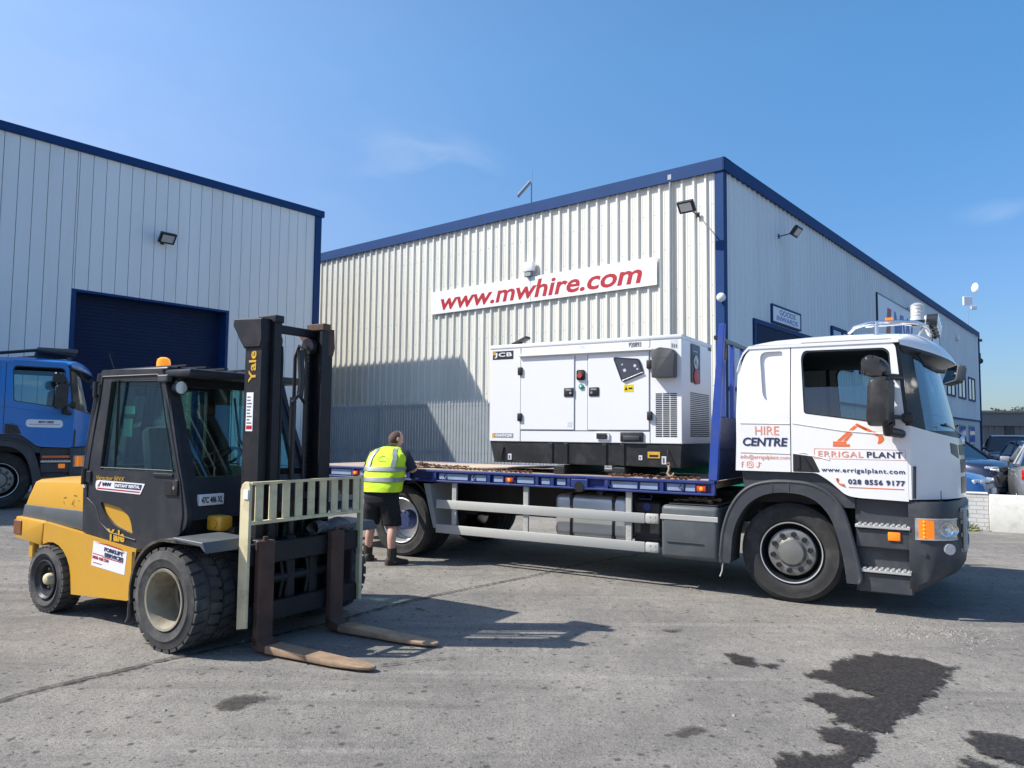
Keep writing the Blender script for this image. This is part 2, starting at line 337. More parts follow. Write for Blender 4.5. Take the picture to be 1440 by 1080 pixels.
def text(s, name, mk, parent, mx, width=None, height=None, bold=0, shear=0, space=1, th=.0015):
    """mx places the text: local x right, y up, z outwards; left-bottom corner at the origin."""
    cu = bpy.data.curves.new('t', 'FONT'); cu.body = s; cu.size = 1; cu.offset = bold; cu.shear = shear; cu.space_character = space; cu.extrude = 0; cu.resolution_u = 3
    ob = bpy.data.objects.new('t', cu); C.objects.link(ob); dg = bpy.context.evaluated_depsgraph_get()
    me = bpy.data.meshes.new_from_object(ob.evaluated_get(dg)); bpy.data.objects.remove(ob); bpy.data.curves.remove(cu)
    xs = [v.co.x for v in me.vertices]; ys = [v.co.y for v in me.vertices]
    x0, y0, dx, dy = min(xs), min(ys), max(xs) - min(xs), max(ys) - min(ys)
    sx = width / dx if width else None; sy = height / dy if height else None
    sx = sx or sy; sy = sy or sx
    bm = bmesh.new(); bm.from_mesh(me); bpy.data.meshes.remove(me)
    for v in bm.verts: v.co = Vector(((v.co.x - x0) * sx, (v.co.y - y0) * sy, th))
    r = bmesh.ops.extrude_face_region(bm, geom=bm.faces[:])
    for e in r['geom']:
        if isinstance(e, bmesh.types.BMVert): e.co.z = 0
    bm.transform(mx)
    bmesh.ops.recalc_face_normals(bm, faces=bm.faces)
    for f in bm.faces: f.smooth = False
    me = bpy.data.meshes.new(name); bm.to_mesh(me); bm.free(); me.materials.append(M[mk] if isinstance(mk, str) else mk)
    o = bpy.data.objects.new(name, me); C.objects.link(o); o.parent = parent
    return o
def side(x, y, z): return T(x, y, z) @ rot('X', R(90))          # text facing -y
# ================================================================ ground
YAWB = math.pi / 2 - 0.69282                      # the buildings' yaw: local +x runs away to the right
def lot_height(x, y):
    k = smooth((-x - 5.6) / 3.0) * smooth((y - 9.2) / 2.6)
    return .26 * k
def gmat():
    mt = bpy.data.materials.new('dusty_tarmac'); mt.use_nodes = True; t = mt.node_tree; b = t.nodes['Principled BSDF']; L = t.links
    co = t.nodes.new('ShaderNodeTexCoord')
    def nz(s, d=6, r=.6, st=None, rz=0, dist=0):
        mp = t.nodes.new('ShaderNodeMapping'); mp.inputs['Scale'].default_value = st or (1, 1, 1); mp.inputs['Rotation'].default_value = (0, 0, rz); L.new(co.outputs['Object'], mp.inputs[0])
        n = t.nodes.new('ShaderNodeTexNoise'); n.inputs['Scale'].default_value = s; n.inputs['Detail'].default_value = d; n.inputs['Roughness'].default_value = r; n.inputs['Distortion'].default_value = dist
        L.new(mp.outputs[0], n.inputs['Vector']); return n.outputs[0]
    def mr(x, a, bb, c=0, d=1):
        q = t.nodes.new('ShaderNodeMapRange'); q.interpolation_type = 'SMOOTHSTEP'; L.new(x, q.inputs[0])
        for i, v in enumerate((a, bb, c, d)): q.inputs[i + 1].default_value = v
        return q.outputs[0]
    def mix(f, a, bb):
        q = t.nodes.new('ShaderNodeMix'); q.data_type = 'RGBA'
        if isinstance(f, float): q.inputs[0].default_value = f
        else: L.new(f, q.inputs[0])
        for i, v in ((6, a), (7, bb)):
            if isinstance(v, tuple): q.inputs[i].default_value = (*v, 1)
            else: L.new(v, q.inputs[i])
        return q.outputs[2]
    c = mix(mr(nz(.55, 8, .62), .35, .66), (.212, .198, .180), (.322, .298, .262))
    c = mix(mr(nz(2.3, 9, .72), .50, .74, 0, .75), c, (.40, .368, .32))
    c = mix(mr(nz(1.1, 7, .65, (.35, 2.6, 1), R(-24)), .50, .70, 0, .65), c, (.165, .157, .145))     # dragged tyre tracks
    c = mix(mr(nz(.9, 6, .6, (.22, 3.8, 1), R(14)), .55, .72, 0, .6), c, (.40, .372, .328))
    c = mix(mr(nz(.7, 7, .6, (.2, 4.2, 1), R(63)), .57, .72, 0, .45), c, (.14, .135, .125))
    c = mix(mr(nz(6.5, 6, .75), .50, .68, 0, .42), c, (.125, .12, .112))
    c = mix(mr(nz(42, 4, .8), .34, .52, .65, 0), c, (.085, .08, .074))
    c = mix(mr(nz(95, 3, .8), .36, .50, .5, 0), c, (.08, .077, .072))
    c = mix(mr(nz(120, 2, .7), .55, .70, 0, .45), c, (.44, .42, .38))
    for sc, th, rad in ((9, .42, .26), (21, .30, .30)):                                             # pits and loose dark specks, only in some cells
        vo = t.nodes.new('ShaderNodeTexVoronoi'); vo.inputs['Scale'].default_value = sc; L.new(co.outputs['Object'], vo.inputs['Vector'])
        sp = t.nodes.new('ShaderNodeSeparateColor'); L.new(vo.outputs['Color'], sp.inputs[0])
        q = t.nodes.new('ShaderNodeMath'); q.operation = 'MULTIPLY'; L.new(mr(vo.outputs['Distance'], rad * .35, rad, .85, 0), q.inputs[0]); L.new(mr(sp.outputs[0], th - .02, th, 1, 0), q.inputs[1])
        c = mix(q.outputs[0], c, (.07, .066, .06))
    L.new(c, b.inputs['Base Color']); b.inputs['Roughness'].default_value = .92; b.inputs['Specular IOR Level'].default_value = .25
    ad = t.nodes.new('ShaderNodeMath'); ad.operation = 'ADD'; L.new(nz(70, 6, .75), ad.inputs[0])
    m2 = t.nodes.new('ShaderNodeMath'); m2.operation = 'MULTIPLY'; L.new(nz(7, 5, .6), m2.inputs[0]); m2.inputs[1].default_value = 2.2; L.new(m2.outputs[0], ad.inputs[1])
    bp = t.nodes.new('ShaderNodeBump'); bp.inputs['Strength'].default_value = .75; bp.inputs['Distance'].default_value = .02; L.new(ad.outputs[0], bp.inputs['Height']); L.new(bp.outputs[0], b.inputs['Normal'])
    return mt
M['ground'] = gmat()
g = MB()
def axis_pts(): return [-900, -400, -150, -70, -40, -28] + [-20 + .5 * i for i in range(81)] + [26, 34, 48, 80, 160, 400, 900]
XS = axis_pts(); vs = []; N = len(XS)
for x in XS:
    for y in XS:
        z = lot_height(x, y) + .012 * (noise.noise((x * .4, y * .4, 0))) * (1 if abs(x) < 20 and abs(y) < 20 else 0)
        vs.append((x, y, z if not (-5.5 < x < 5 and 2 < y < 13) else z * .3))
g.add(vs, [(i * N + j, (i + 1) * N + j, (i + 1) * N + j + 1, i * N + j + 1) for i in range(N - 1) for j in range(N - 1)])
tag(g.build('ground', 'ground'), kind='structure')
# wet patches and the long crack: thin sheets on the tarmac with ragged outlines
def fade_mat(name, dark, pale, rough, soft, amp, scale, thr=0, spec=.2, opacity=.92, patch=.5):
    mt = bpy.data.materials.new(name); mt.use_nodes = True; t = mt.node_tree; b = t.nodes['Principled BSDF']; L = t.links
    at = t.nodes.new('ShaderNodeAttribute'); at.attribute_name = 'edge'; co = t.nodes.new('ShaderNodeTexCoord')
    def nz(sc, d=6, r=.65): n = t.nodes.new('ShaderNodeTexNoise'); n.inputs['Scale'].default_value = sc; n.inputs['Detail'].default_value = d; n.inputs['Roughness'].default_value = r; L.new(co.outputs['Object'], n.inputs['Vector']); return n.outputs[0]
    ma = t.nodes.new('ShaderNodeMath'); ma.operation = 'MULTIPLY_ADD'; L.new(nz(scale, 9, .72), ma.inputs[0]); ma.inputs[1].default_value = amp; ma.inputs[2].default_value = -amp / 2
    sm = t.nodes.new('ShaderNodeMath'); L.new(at.outputs['Fac'], sm.inputs[0]); L.new(ma.outputs[0], sm.inputs[1])
    al = t.nodes.new('ShaderNodeMapRange'); al.interpolation_type = 'SMOOTHSTEP'; L.new(sm.outputs[0], al.inputs[0]); al.inputs[1].default_value = thr - soft; al.inputs[2].default_value = thr + soft; al.inputs[4].default_value = opacity
    pr = t.nodes.new('ShaderNodeMapRange'); L.new(nz(scale * 1.7, 7, .75), pr.inputs[0]); pr.inputs[1].default_value = .36; pr.inputs[2].default_value = .58; pr.inputs[3].default_value = patch
    pm = t.nodes.new('ShaderNodeMath'); pm.operation = 'MULTIPLY'; L.new(al.outputs[0], pm.inputs[0]); L.new(pr.outputs[0], pm.inputs[1]); al = pm
    r = t.nodes.new('ShaderNodeMapRange'); L.new(nz(55, 4, .8), r.inputs[0]); r.inputs[1].default_value = .46; r.inputs[2].default_value = .70
    k = t.nodes.new('ShaderNodeMix'); k.data_type = 'RGBA'; L.new(r.outputs[0], k.inputs[0]); k.inputs[6].default_value = (*dark, 1); k.inputs[7].default_value = (*pale, 1); L.new(k.outputs[2], b.inputs['Base Color'])
    b.inputs['Roughness'].default_value = rough; b.inputs['Specular IOR Level'].default_value = spec; L.new(al.outputs[0], b.inputs['Alpha'])
    bp = t.nodes.new('ShaderNodeBump'); bp.inputs['Strength'].default_value = .7; bp.inputs['Distance'].default_value = .015; L.new(nz(60, 5, .75), bp.inputs['Height']); L.new(bp.outputs[0], b.inputs['Normal'])
    return mt
def sdist(p, L):
    x, y = p; best = 1e9; c = False
    for i in range(len(L)):
        x0, y0 = L[i]; x1, y1 = L[i - 1]; dx, dy = x1 - x0, y1 - y0
        k = max(0, min(1, ((x - x0) * dx + (y - y0) * dy) / (dx * dx + dy * dy + 1e-12))); best = min(best, (x - x0 - k * dx) ** 2 + (y - y0 - k * dy) ** 2)
        if (y0 > y) != (y1 > y) and x < dx * (y - y0) / dy + x0: c = not c
    return best ** .5 * (1 if c else -1)
def stain(name, polys, mk, step=.035, pad=.10, zo=.012):
    vs, fs, va = [], [], []
    for L in polys:
        xs = [p[0] for p in L]; ys = [p[1] for p in L]; nx = int((max(xs) - min(xs) + 2 * pad) / step) + 1; ny = int((max(ys) - min(ys) + 2 * pad) / step) + 1; k0 = len(vs)
        for i in range(nx + 1):
            for j in range(ny + 1):
                p = (min(xs) - pad + i * step, min(ys) - pad + j * step); vs.append((*p, zo + lot_height(*p))); va.append(sdist(p, L))
        fs += [(k0 + i * (ny + 1) + j, k0 + (i + 1) * (ny + 1) + j, k0 + (i + 1) * (ny + 1) + j + 1, k0 + i * (ny + 1) + j + 1) for i in range(nx) for j in range(ny) if max(va[k0 + i * (ny + 1) + j], va[k0 + (i + 1) * (ny + 1) + j + 1]) > -pad]
    me = bpy.data.meshes.new(name); me.from_pydata(vs, [], fs); at = me.attributes.new('edge', 'FLOAT', 'POINT'); at.data.foreach_set('value', va); me.materials.append(M[mk]); o = bpy.data.objects.new(name, me); C.objects.link(o); return tag(o, kind='structure')
M['wet'] = fade_mat('damp_tarmac', (.020, .017, .016), (.085, .074, .066), .6, .020, .40, 9, 0, .3, .97, .80)
M['crackfill'] = fade_mat('crack_filler', (.05, .046, .042), (.13, .12, .108), .95, .012, .12, 13, 0, .1, .85)
A = [(2.058, 5.36), (2.154, 5.415), (2.327, 5.567), (2.402, 5.684), (2.644, 5.829), (2.83, 5.879), (2.937, 5.84), (3.077, 5.766), (3.152, 5.71), (3.157, 5.596), (3.248, 5.56), (3.105, 5.447), (2.966, 5.248), (2.816, 5.054), (2.718, 4.962), (2.555, 4.829), (2.467, 4.705), (2.318, 4.585), (2.229, 4.438), (2.137, 4.349), (2.051, 4.364), (1.979, 4.295), (1.985, 4.199), (1.928, 4.106), (1.823, 4.015), (1.784, 3.958), (1.729, 3.902), (1.652, 3.795), (1.337, 3.788), (1.36, 3.92), (1.415, 4.005), (1.599, 4.039), (1.781, 4.087), (1.758, 4.178), (1.693, 4.223), (1.74, 4.356), (1.878, 4.428), (1.962, 4.345), (2.013, 4.397), (1.947, 4.43), (1.909, 4.5), (1.947, 4.556), (1.919, 4.689), (1.918, 4.831), (1.88, 4.884), (1.976, 4.974), (2.1, 4.978), (2.188, 4.902), (2.312, 4.941), (2.26, 5.06), (2.18, 5.127), (2.151, 5.247)]
B_ = [(2.503, 4.26), (2.611, 4.362), (2.703, 4.381), (2.763, 4.349), (2.819, 4.237), (2.9, 4.05), (2.655, 3.924), (2.543, 3.935), (2.54, 4.005), (2.495, 4.09), (2.504, 4.197)]
C_ = [(2.304, 3.999), (2.366, 4.0), (2.442, 3.946), (2.522, 3.868), (2.427, 3.813), (2.25, 3.888)]
D_ = [(1.588, 5.714), (1.677, 5.838), (1.767, 5.841), (1.8, 5.663), (1.852, 5.607), (1.962, 5.628), (1.874, 5.497), (1.815, 5.55), (1.647, 5.617)]
E_ = [(-1.757, 4.621), (-1.768, 4.741), (-1.69, 4.806), (-1.583, 4.839), (-1.523, 4.79), (-1.423, 4.802), (-1.523, 4.749), (-1.574, 4.686), (-1.659, 4.566)]
F_ = [(1.938, 5.708), (2.049, 5.724), (2.027, 5.688), (1.946, 5.679)]
stain('damp_stain', (A, B_, C_, D_, F_), 'wet')
M['dry'] = fade_mat('dried_stain', (.06, .055, .05), (.13, .12, .11), .9, .02, .26, 12, 0, .1, .85)
stain('dried_stain', (E_, [(.9, 4.3), (1.05, 4.38), (1.1, 4.33), (.98, 4.27)], [(-2.9, 3.6), (-2.7, 3.68), (-2.6, 3.62), (-2.8, 3.55)], [(1.2, 6.5), (1.45, 6.55), (1.4, 6.47)]), 'dry')
CR = [(-3.6, 4.05), (-3.11, 4.72), (-2.85, 5.1), (-2.49, 5.54), (-2.04, 6.02), (-1.72, 6.47), (-1.08, 7.43), (-.58, 8.06), (.23, 8.89), (.74, 9.59), (1.82, 10.67), (3.4, 12.2)]
cv, cf, ca = [], [], []
def crack(pts, w0, w1, seed, half=.085):
    rnd = random.Random(seed); P = []
    for i in range(len(pts) - 1):
        a, b = Vector(pts[i]), Vector(pts[i + 1]); k = max(2, int((b - a).length / .05)); P += [a.lerp(b, q / k) for q in range(k)]
    n = len(P); off = 0; k0 = len(cv)
    for i, p in enumerate(P):
        d = (P[min(i + 1, n - 1)] - P[max(i - 1, 0)]).normalized(); nn = Vector((-d.y, d.x)); off = off * .8 + rnd.gauss(0, .008); ww = (w0 + (w1 - w0) * i / n) * rnd.uniform(.6, 1.25)
        for q in range(-3, 4): c = p + nn * (off + q / 3 * half); cv.append((c.x, c.y, .012 + lot_height(c.x, c.y))); ca.append(ww - abs(q / 3 * half))
    cf.extend([(k0 + i * 7 + q, k0 + i * 7 + q + 1, k0 + i * 7 + q + 8, k0 + i * 7 + q + 7) for i in range(n - 1) for q in range(6)])
crack(CR, .026, .010, 3)
crack([(-1.0, 5.4), (-.6, 5.62), (-.3, 5.7)], .006, .003, 4); crack([(-1.15, 7.35), (-.9, 7.3), (-.75, 7.12)], .008, .003, 5)
me = bpy.data.meshes.new('ground_crack'); me.from_pydata(cv, [], cf); at_ = me.attributes.new('edge', 'FLOAT', 'POINT'); at_.data.foreach_set('value', ca); me.materials.append(M['crackfill']); o = bpy.data.objects.new('ground_crack', me); C.objects.link(o); tag(o, kind='structure')
# grit and small stones strewn over the tarmac
mb = MB(); rnd = random.Random(11)
def stone(x, y, r):
    z = r * .35 + lot_height(x, y); a = rnd.random() * 6; vs = []
    for k in range(6):
        t = a + k * math.pi / 3; q = r * rnd.uniform(.7, 1.2); vs.append((x + q * math.cos(t), y + q * math.sin(t), z - r * .5))
    vs += [(x + r * .2, y, z + r * rnd.uniform(.3, .6))]
    mb.add(vs, [(k, (k + 1) % 6, 6) for k in range(6)])
for i in range(900):
    y = rnd.uniform(2.9, 12) ; x = rnd.uniform(-.75, .75) * y; stone(x, y, rnd.uniform(.004, .011) * (1 if rnd.random() < .96 else 1.7))
for i in range(420):
    stone(rnd.gauss(3.62, .30), rnd.gauss(6.55, .22), rnd.uniform(.005, .014))
M['grit'] = mat('grit', (.24, .225, .20), .9, 0, .4, 3)
o = mb.build('grit', 'grit', flat=True); tag(o, kind='stuff', label='loose grit and small stones strewn over the tarmac yard', cat='grit')
# raised car park behind the white wall
mb = MB(); mb.sheet([(5.6, 15.9), (17, 9.58), (60, 20), (60, 120), (24, 54), (8.5, 21)], lambda u, v: (u, v, .15), (0, 0, -.4))
M['carpark'] = mat('car_park_tarmac', (.10, .10, .105), .9, 0, .15, 1.5, .3, 60); tag(mb.build('car_park', 'carpark'), kind='structure')
# ================================================================ buildings
def ribbed(mb, n0, n1, z0, z1, pitch, depth, base, top, place, minor=True):
    """a trapezoid-profile sheet as one strip; place(s, out, z) -> point."""
    pts = []; s = n0
    while s < n1 - 1e-6:
        e = min(s + pitch, n1); pts.append((s, 0))
        if minor and e - s > .9 * pitch:
            f = (e - s - base)
            for q in (.34, .67): pts += [(s + f * q - .014, 0), (s + f * q - .008, .006), (s + f * q + .008, .006), (s + f * q + .014, 0)]
        if e - s > .9 * pitch:
            pts += [(e - base, 0), (e - base / 2 - top / 2, depth), (e - base / 2 + top / 2, depth)]
        s = e
    pts.append((n1, 0)); n = len(pts)
    vs = [place(s, o, z) for s, o in pts for z in (z0, z1)]
    mb.add(vs, [(2 * i, 2 * i + 2, 2 * i + 3, 2 * i + 1) for i in range(n - 1)])
wh = thing('warehouse', 'large pale corrugated steel warehouse with blue roof edge behind the flatbed lorry', 'warehouse', (5.0547, 17.898, 0), YAWB)
HW = 8.26
mb = MB(); ribbed(mb, .16, 22, .35, HW - .14, .317, .05, .105, .05, lambda s, o, z: (-o, s, z))
mb.mi = 1                             # fixing screws in rows across the sheet
for z in (1.2, 2.9, 4.6, 5.35, 6.4, 7.35):
    for k in range(60): s = .16 + .317 * k + .11; mb.cyl((.003, s, z), (-.010, s, z), .012, .008, 6)
mb.build('front_cladding', ['clad', 'fence'], wh, sharp=10)
mb = MB(); ribbed(mb, .12, 38.0, 2.86, HW - .14, .317, .035, .10, .05, lambda s, o, z: (s, -o, z), False)
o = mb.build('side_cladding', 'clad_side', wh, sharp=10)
# openings in the side are laid as boxes proud of / behind the sheet, the base is rendered blockwork
mb = MB(); mb.box(.02, 38, .02, .3, 0, 2.80); mb.build('base_wall', 'render', wh)
mb = MB(); mb.box(.05, 38.05, -.05, .0, 2.78, 2.87); mb.build('drip_flashing', 'trim', wh)
mb = MB(); mb.box(.06, 37.9, .1, 22, 8.0, 8.2); mb.box(.05, .25, .2, 22, 0, .35); mb.build('roof', 'roofing', wh)
mb = MB(); mb.box(-.075, .13, -.055, -.04, 0, HW - .13); mb.box(-.075, -.06, -.04, .17, 0, HW - .13); mb.build('corner_trim', 'trim', wh)
mb = MB()
mb.box(-.11, -.062, -.10, 22, HW - .16, 8.42); mb.box(-.062, .3, -.10, 22, 8.39, 8.425)
mb.box(-.11, 38.1, -.10, -.055, HW - .16, 8.42); mb.box(.3, 38.1, -.055, .5, 8.39, 8.42); mb.build('eaves_trim', 'trim', wh)
mb = MB(); mb.box(37.98, 38.12, -.085, .3, 0, HW - .16); mb.build('corner_trim', 'trim', wh)
mb = MB(); mb.tube([(-.075, 1.36, 8.2), (-.085, 1.36, .3)], .032, 8); mb.box(-.12, -.07, 1.31, 1.41, 8.15, 8.28); mb.build('drainpipe', 'fence', wh)
# goods door and windows in the side wall
d = MB(); d.box(1.85, 6.2, -.052, -.045, .1, 4.6); d.build('goods_shutter', 'shutter', wh)
mb = MB(); mb.box(1.73, 1.85, -.075, .0, .1, 4.72); mb.box(6.2, 6.32, -.075, .0, .1, 4.72); mb.box(1.85, 6.2, -.075, .0, 4.6, 4.72); mb.build('goods_door_frame', 'trim', wh)
def window(x0, x1, z0, z1, n=2):
    f = MB()
    for a, b in ((x0, x0 + .1), (x1 - .1, x1)): f.box(a, b, -.075, -.0, z0, z1)
    for a, b in ((z0, z0 + .1), (z1 - .1, z1)): f.box(x0 + .1, x1 - .1, -.074, -.0, a, b)
    for k in range(1, n): q = x0 + (x1 - x0) * k / n; f.box(q - .045, q + .045, -.072, -.0, z0 + .1, z1 - .1)
    fo = f.build('window', 'trim', wh)
    p = MB(); p.box(x0 + .1, x1 - .1, -.048, -.04, z0 + .1, z1 - .1); p.build('pane', 'housepane', fo)
for x in (27.3, 30.5, 33.75): window(x, x + 2.3, 3.95, 5.35)
for x in (8.2, 11.4): window(x, x + 2.3, 3.95, 5.3)
for x in (30.8, 33.8):
    f = MB(); f.box(x, x + 1.9, -.03, .02, 1.35, 2.5); fo = f.build('window', 'fence', wh); p = MB(); p.box(x + .1, x + 1.8, -.036, -.029, 1.45, 2.4); p.build('pane', 'housepane', fo)
# ---- the second building on the left
lb = thing('workshop_building', 'pale panel-clad workshop with dark blue roller door on the left', 'workshop', (-6.0926, 23.3301, 0), YAWB)
mb = MB(); HL = 8.45
def flatpanels(x0, x1, z0, z1):
    x = x1; 
    while x > x0:
        e = max(x - .31, x0); mb.box(e + .007, x - .007, -.0, .05, z0, z1); 
        q = e + .155; 
        x = e
flatpanels(-2.98, -.2, 0, HL - .02); flatpanels(-7.06, -2.98, 5.06, HL - .02); flatpanels(-25, -7.06, 0, HL - .02)
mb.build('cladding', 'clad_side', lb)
mb = MB(); mb.box(-2.98, -.2, .03, .08, 0, 8.35); mb.box(-7.06, -2.98, .03, .08, 5.06, 8.35); mb.box(-25, -7.06, .03, .08, 0, 8.35); mb.build('panel_joints', 'joint', lb)
mb = MB(); mb.box(-.2, .02, -.045, .3, 0, 8.42); mb.build('corner_trim', 'trim', lb)
mb = MB(); mb.box(-25, .1, -.09, .3, 8.43, 8.635, .012); mb.box(-.1, .095, .3, 18, 8.43, 8.633); mb.build('eaves_trim', 'trim', lb)  # unseen strip along the end wall added to level the roof's cast shadow
mb = MB(); mb.box(-25, .05, .3, 18, 8.2, 8.5); mb.box(-.12, .05, .3, 18, 0, 8.2); mb.build('roof', 'roofing', lb)
mb = MB(); mb.box(-3.06, -2.98, -.012, .5, 0, 5.0); mb.box(-7.06, -6.96, -.012, .5, 0, 5.0); mb.box(-7.06, -2.98, -.012, .5, 5.0, 5.06); mb.build('door_frame', 'trim', lb)
mb = MB(); z = .0
while z < 4.99: mb.box(-6.96, -3.06, .36, .388, z, z + .088, .002); z += .09
mb.build('shutter_door', 'shutter', lb)
mb = MB(); mb.box(-6.98, -3.04, .41, .46, 0, 5.02); mb.build('shutter_backing', 'shutter', lb)
# ---- wall-mounted things on the two buildings
def Wm(parent_loc, x, y, z, rz=0): return parent_loc @ T(x, y, z) @ rot('Z', rz)
WHM = T(5.0547, 17.898, 0) @ rot('Z', YAWB); LBM = T(-6.0926, 23.3301, 0) @ rot('Z', YAWB)
def put(o, Mx): o.matrix_world = Mx; return o
# local frame of wall things: +y outwards from the wall, x along it (right when you face it is -x)
FRONT = WHM @ rot('Z', math.pi / 2)     # +x -> wall's left (d1), +y -> out? (rotated so that local +y = -x of building)
def floodlight(label, base, size=.34, reach=.42, tilt=38):
    t = thing('floodlight', label, 'floodlight', group='floodlights on the building walls')
    a = MB(); a.box(-.05, .05, 0, .02, -.06, .06); a.tube([(0, .02, 0), (0, reach * .5, .02), (0, reach, .06)], .016, 6); a.build('bracket', 'satin', t)
    mx = T(0, reach, .06) @ rot('X', R(-tilt))
    h = MB(); h.M = mx; h.box(-size / 2, size / 2, -.04, .04, -size * .36, size * .36, .012)
    for k in range(-3, 4): h.box(k * size / 8 - .006, k * size / 8 + .006, -.075, -.04, -size * .3, size * .3)
    ho = h.build('lamp_head', 'satin', t)
    l = MB(); l.M = mx; l.box(-size * .36, size * .36, .0405, .046, -size * .24, size * .24); l.build('lamp_glass', 'lens', ho)
    put(t, base); return t
# frames whose +y is the outward normal
def onfront(s, z, out=.0): return WHM @ T(-out - .05, s, z) @ rot('Z', math.pi / 2)
def onside(s, z, out=.0): return WHM @ T(s, -out - .036, z) @ rot('Z', math.pi)
def onleft(s, z, out=.0): return LBM @ T(-s, -out, z) @ rot('Z', math.pi)
floodlight('black floodlight on a bracket high on the sunlit warehouse front', onfront(.62, 7.12), .42, .62)
floodlight('black floodlight high on the shaded warehouse side near its corner', onside(3.6, 7.25), .42, .5)
floodlight('black floodlight above the blue roller door of the workshop', onleft(4.95, 6.62), .42, .3)
floodlight('small floodlight above the large logo board on the warehouse side', onside(18.9, 7.3), .4, .5)
# www.mwhire.com banner
def sign(name, label, base, w, h, mk='signwhite', frame=None, th=.03):
    t = thing(name, label, 'sign'); b = MB(); b.box(-w / 2, w / 2, .02, .02 + th, 0, h, .004); b.build('board', mk, t)
    if frame:
        f = MB()
        f.box(-w / 2 - .05, -w / 2, .0, .06, -.05, h + .05); f.box(w / 2, w / 2 + .05, .0, .06, -.05, h + .05); f.box(-w / 2, w / 2, .0, .06, -.05, 0); f.box(-w / 2, w / 2, .0, .06, h, h + .05); f.build('frame', frame, t)
    put(t, base); return t
def wtext(s, mk, t, x, z, wd, ht, y=.0505, **k): return text(s, 'lettering', mk, t, T(x, y, z) @ rot('Z', math.pi) @ rot('X', R(90)), wd, ht, **k)
sg = sign('banner_sign', 'long white banner board with red web address on the warehouse front', onfront(5.83, 5.505), 8.2, .73)
wtext('www.mwhire.com', 'red', sg, 5.83 - 2.16 - .0, .11, 0, .0) if False else None
wtext('www.mwhire.com', 'red', sg, 3.66, .10, 7.33, .53, bold=.022, shear=.2)
mb = MB(); mb.box(-.006, .006, .049, .0515, 0, .73); mb.M = Matrix(); mb.build('board_joint', 'joint', sg)
sg = sign('goods_sign', 'small white board reading goods inwards over the goods door', onside(4.05, 4.81), 2.15, .41, frame='trim')
wtext('GOODS', 'signblue', sg, .58, .215, 1.25, .15, bold=.02); wtext('INWARDS', 'signblue', sg, .80, .045, 1.65, .14, bold=.02)
sg = sign('logo_board', 'big white logo board with red and blue letters on the warehouse side', onside(19.6, 5.1), 11.6, 2.1, frame='satin')
b = MB(); b.sheet([(4.15, .2), (4.75, .2), (4.35, 1.75), (3.75, 1.75)], lambda u, v: (u, .052, v), (0, .006, 0)); b.build('logo_bar', 'red', sg)
wtext('MW', 'signblue', sg, 3.3, .2, 3.4, 1.55, bold=.03)
# junction box, bell box, CCTV, antennas
t = thing('junction_box', 'small white junction box fixed above the red lettered banner', 'box'); b = MB(); b.box(-.19, .19, 0, .16, .02, .30, .02, 2); b.build('box_body', 'signwhite', t)
b = MB(); b.tube([(0, .05, .02), (0, .05, -.12), (.0, .03, -.2)], .016, 6); b.box(-.11, .11, 0, .14, -.12, .0, .01); b.build('cable_gland', 'fence', t); put(t, onfront(5.87, 6.36))
t = thing('alarm_box', 'small white alarm bell box low on the warehouse corner trim', 'alarm'); b = MB(); b.sphere((0, .09, 0), .11, 14, 8, (1, .9, 1)); b.cyl((0, 0, 0), (0, .09, 0), .07); b.build('dome', 'signwhite', t); put(t, onfront(-.02, 4.98, .03))
def antenna(label, loc, hh, dish, side_=0):
    t = thing('antenna_mast', label, 'antenna', loc, group='antennas on the warehouse roof'); b = MB(); b.cyl((0, 0, -.35), (0, 0, hh), .022, .012, 8); b.build('pole', 'fence', t)
    b = MB()
    if dish == 'panel': b.M = T(-.22, 0, hh * .42) @ rot('Y', R(-50)); b.box(-.28, .28, -.11, .11, -.03, .03, .01); b.build('panel_aerial', 'fence', t)
    else:
        b.lathe([(.02, 0), (.16, .02), (.28, .09), (.32, .15), (.31, .155), (.1, .05), (.02, .04)], (.28, -.1, hh - .2), 'x', 20); b.build('dish', 'signwhite', t)
        c = MB(); c.box(-.3, .22, -.15, -.02, hh * .52, hh * .72, .01); c.box(.1, .45, -.2, -.03, hh * .42, hh * .5, .01); c.build('radio_box', 'signwhite', t)
    return t
def wpt(x, y, z): return WHM @ Vector((x, y, z))
antenna('thin antenna mast with a tilted grid panel on the warehouse front eaves', wpt(.1, 5.98, 8.42), 1.15, 'panel')
antenna('antenna pole with small dish on the far end of the warehouse', wpt(35.3, .1, 8.42), 2.6, 'dish')
t = thing('cctv_camera', 'dark security camera on an arm at the far warehouse corner', 'camera'); b = MB(); b.tube([(0, 0, 0), (0, .5, 0), (0, .9, .03)], .03, 6); b.build('arm', 'satin', t)
b = MB(); b.cyl((0, .9, .3), (0, .9, -.1), .06); b.sphere((0, .9, -.2), .19, 12, 8); b.build('camera_dome', 'satin', t); put(t, WHM @ T(38.12, .05, 6.9) @ rot('Z', -math.pi / 2))
t = thing('wall_lamp', 'small dark lamp above the security camera at the far warehouse corner', 'lamp'); b = MB(); b.tube([(0, 0, 0), (0, .3, .05), (0, .55, .25)], .04, 6); b.box(-.2, .2, .45, .7, .16, .32, .02); b.build('lamp_head', 'satin', t); put(t, WHM @ T(38.12, .05, 7.75) @ rot('Z', -math.pi / 2))
t = thing('wall_alarm', 'round white alarm box high on the shaded warehouse side', 'alarm'); b = MB(); b.cyl((0, 0, 0), (0, .12, 0), .22, .18, 16); b.build('dome', 'signwhite', t); put(t, onside(30.5, 7.3))
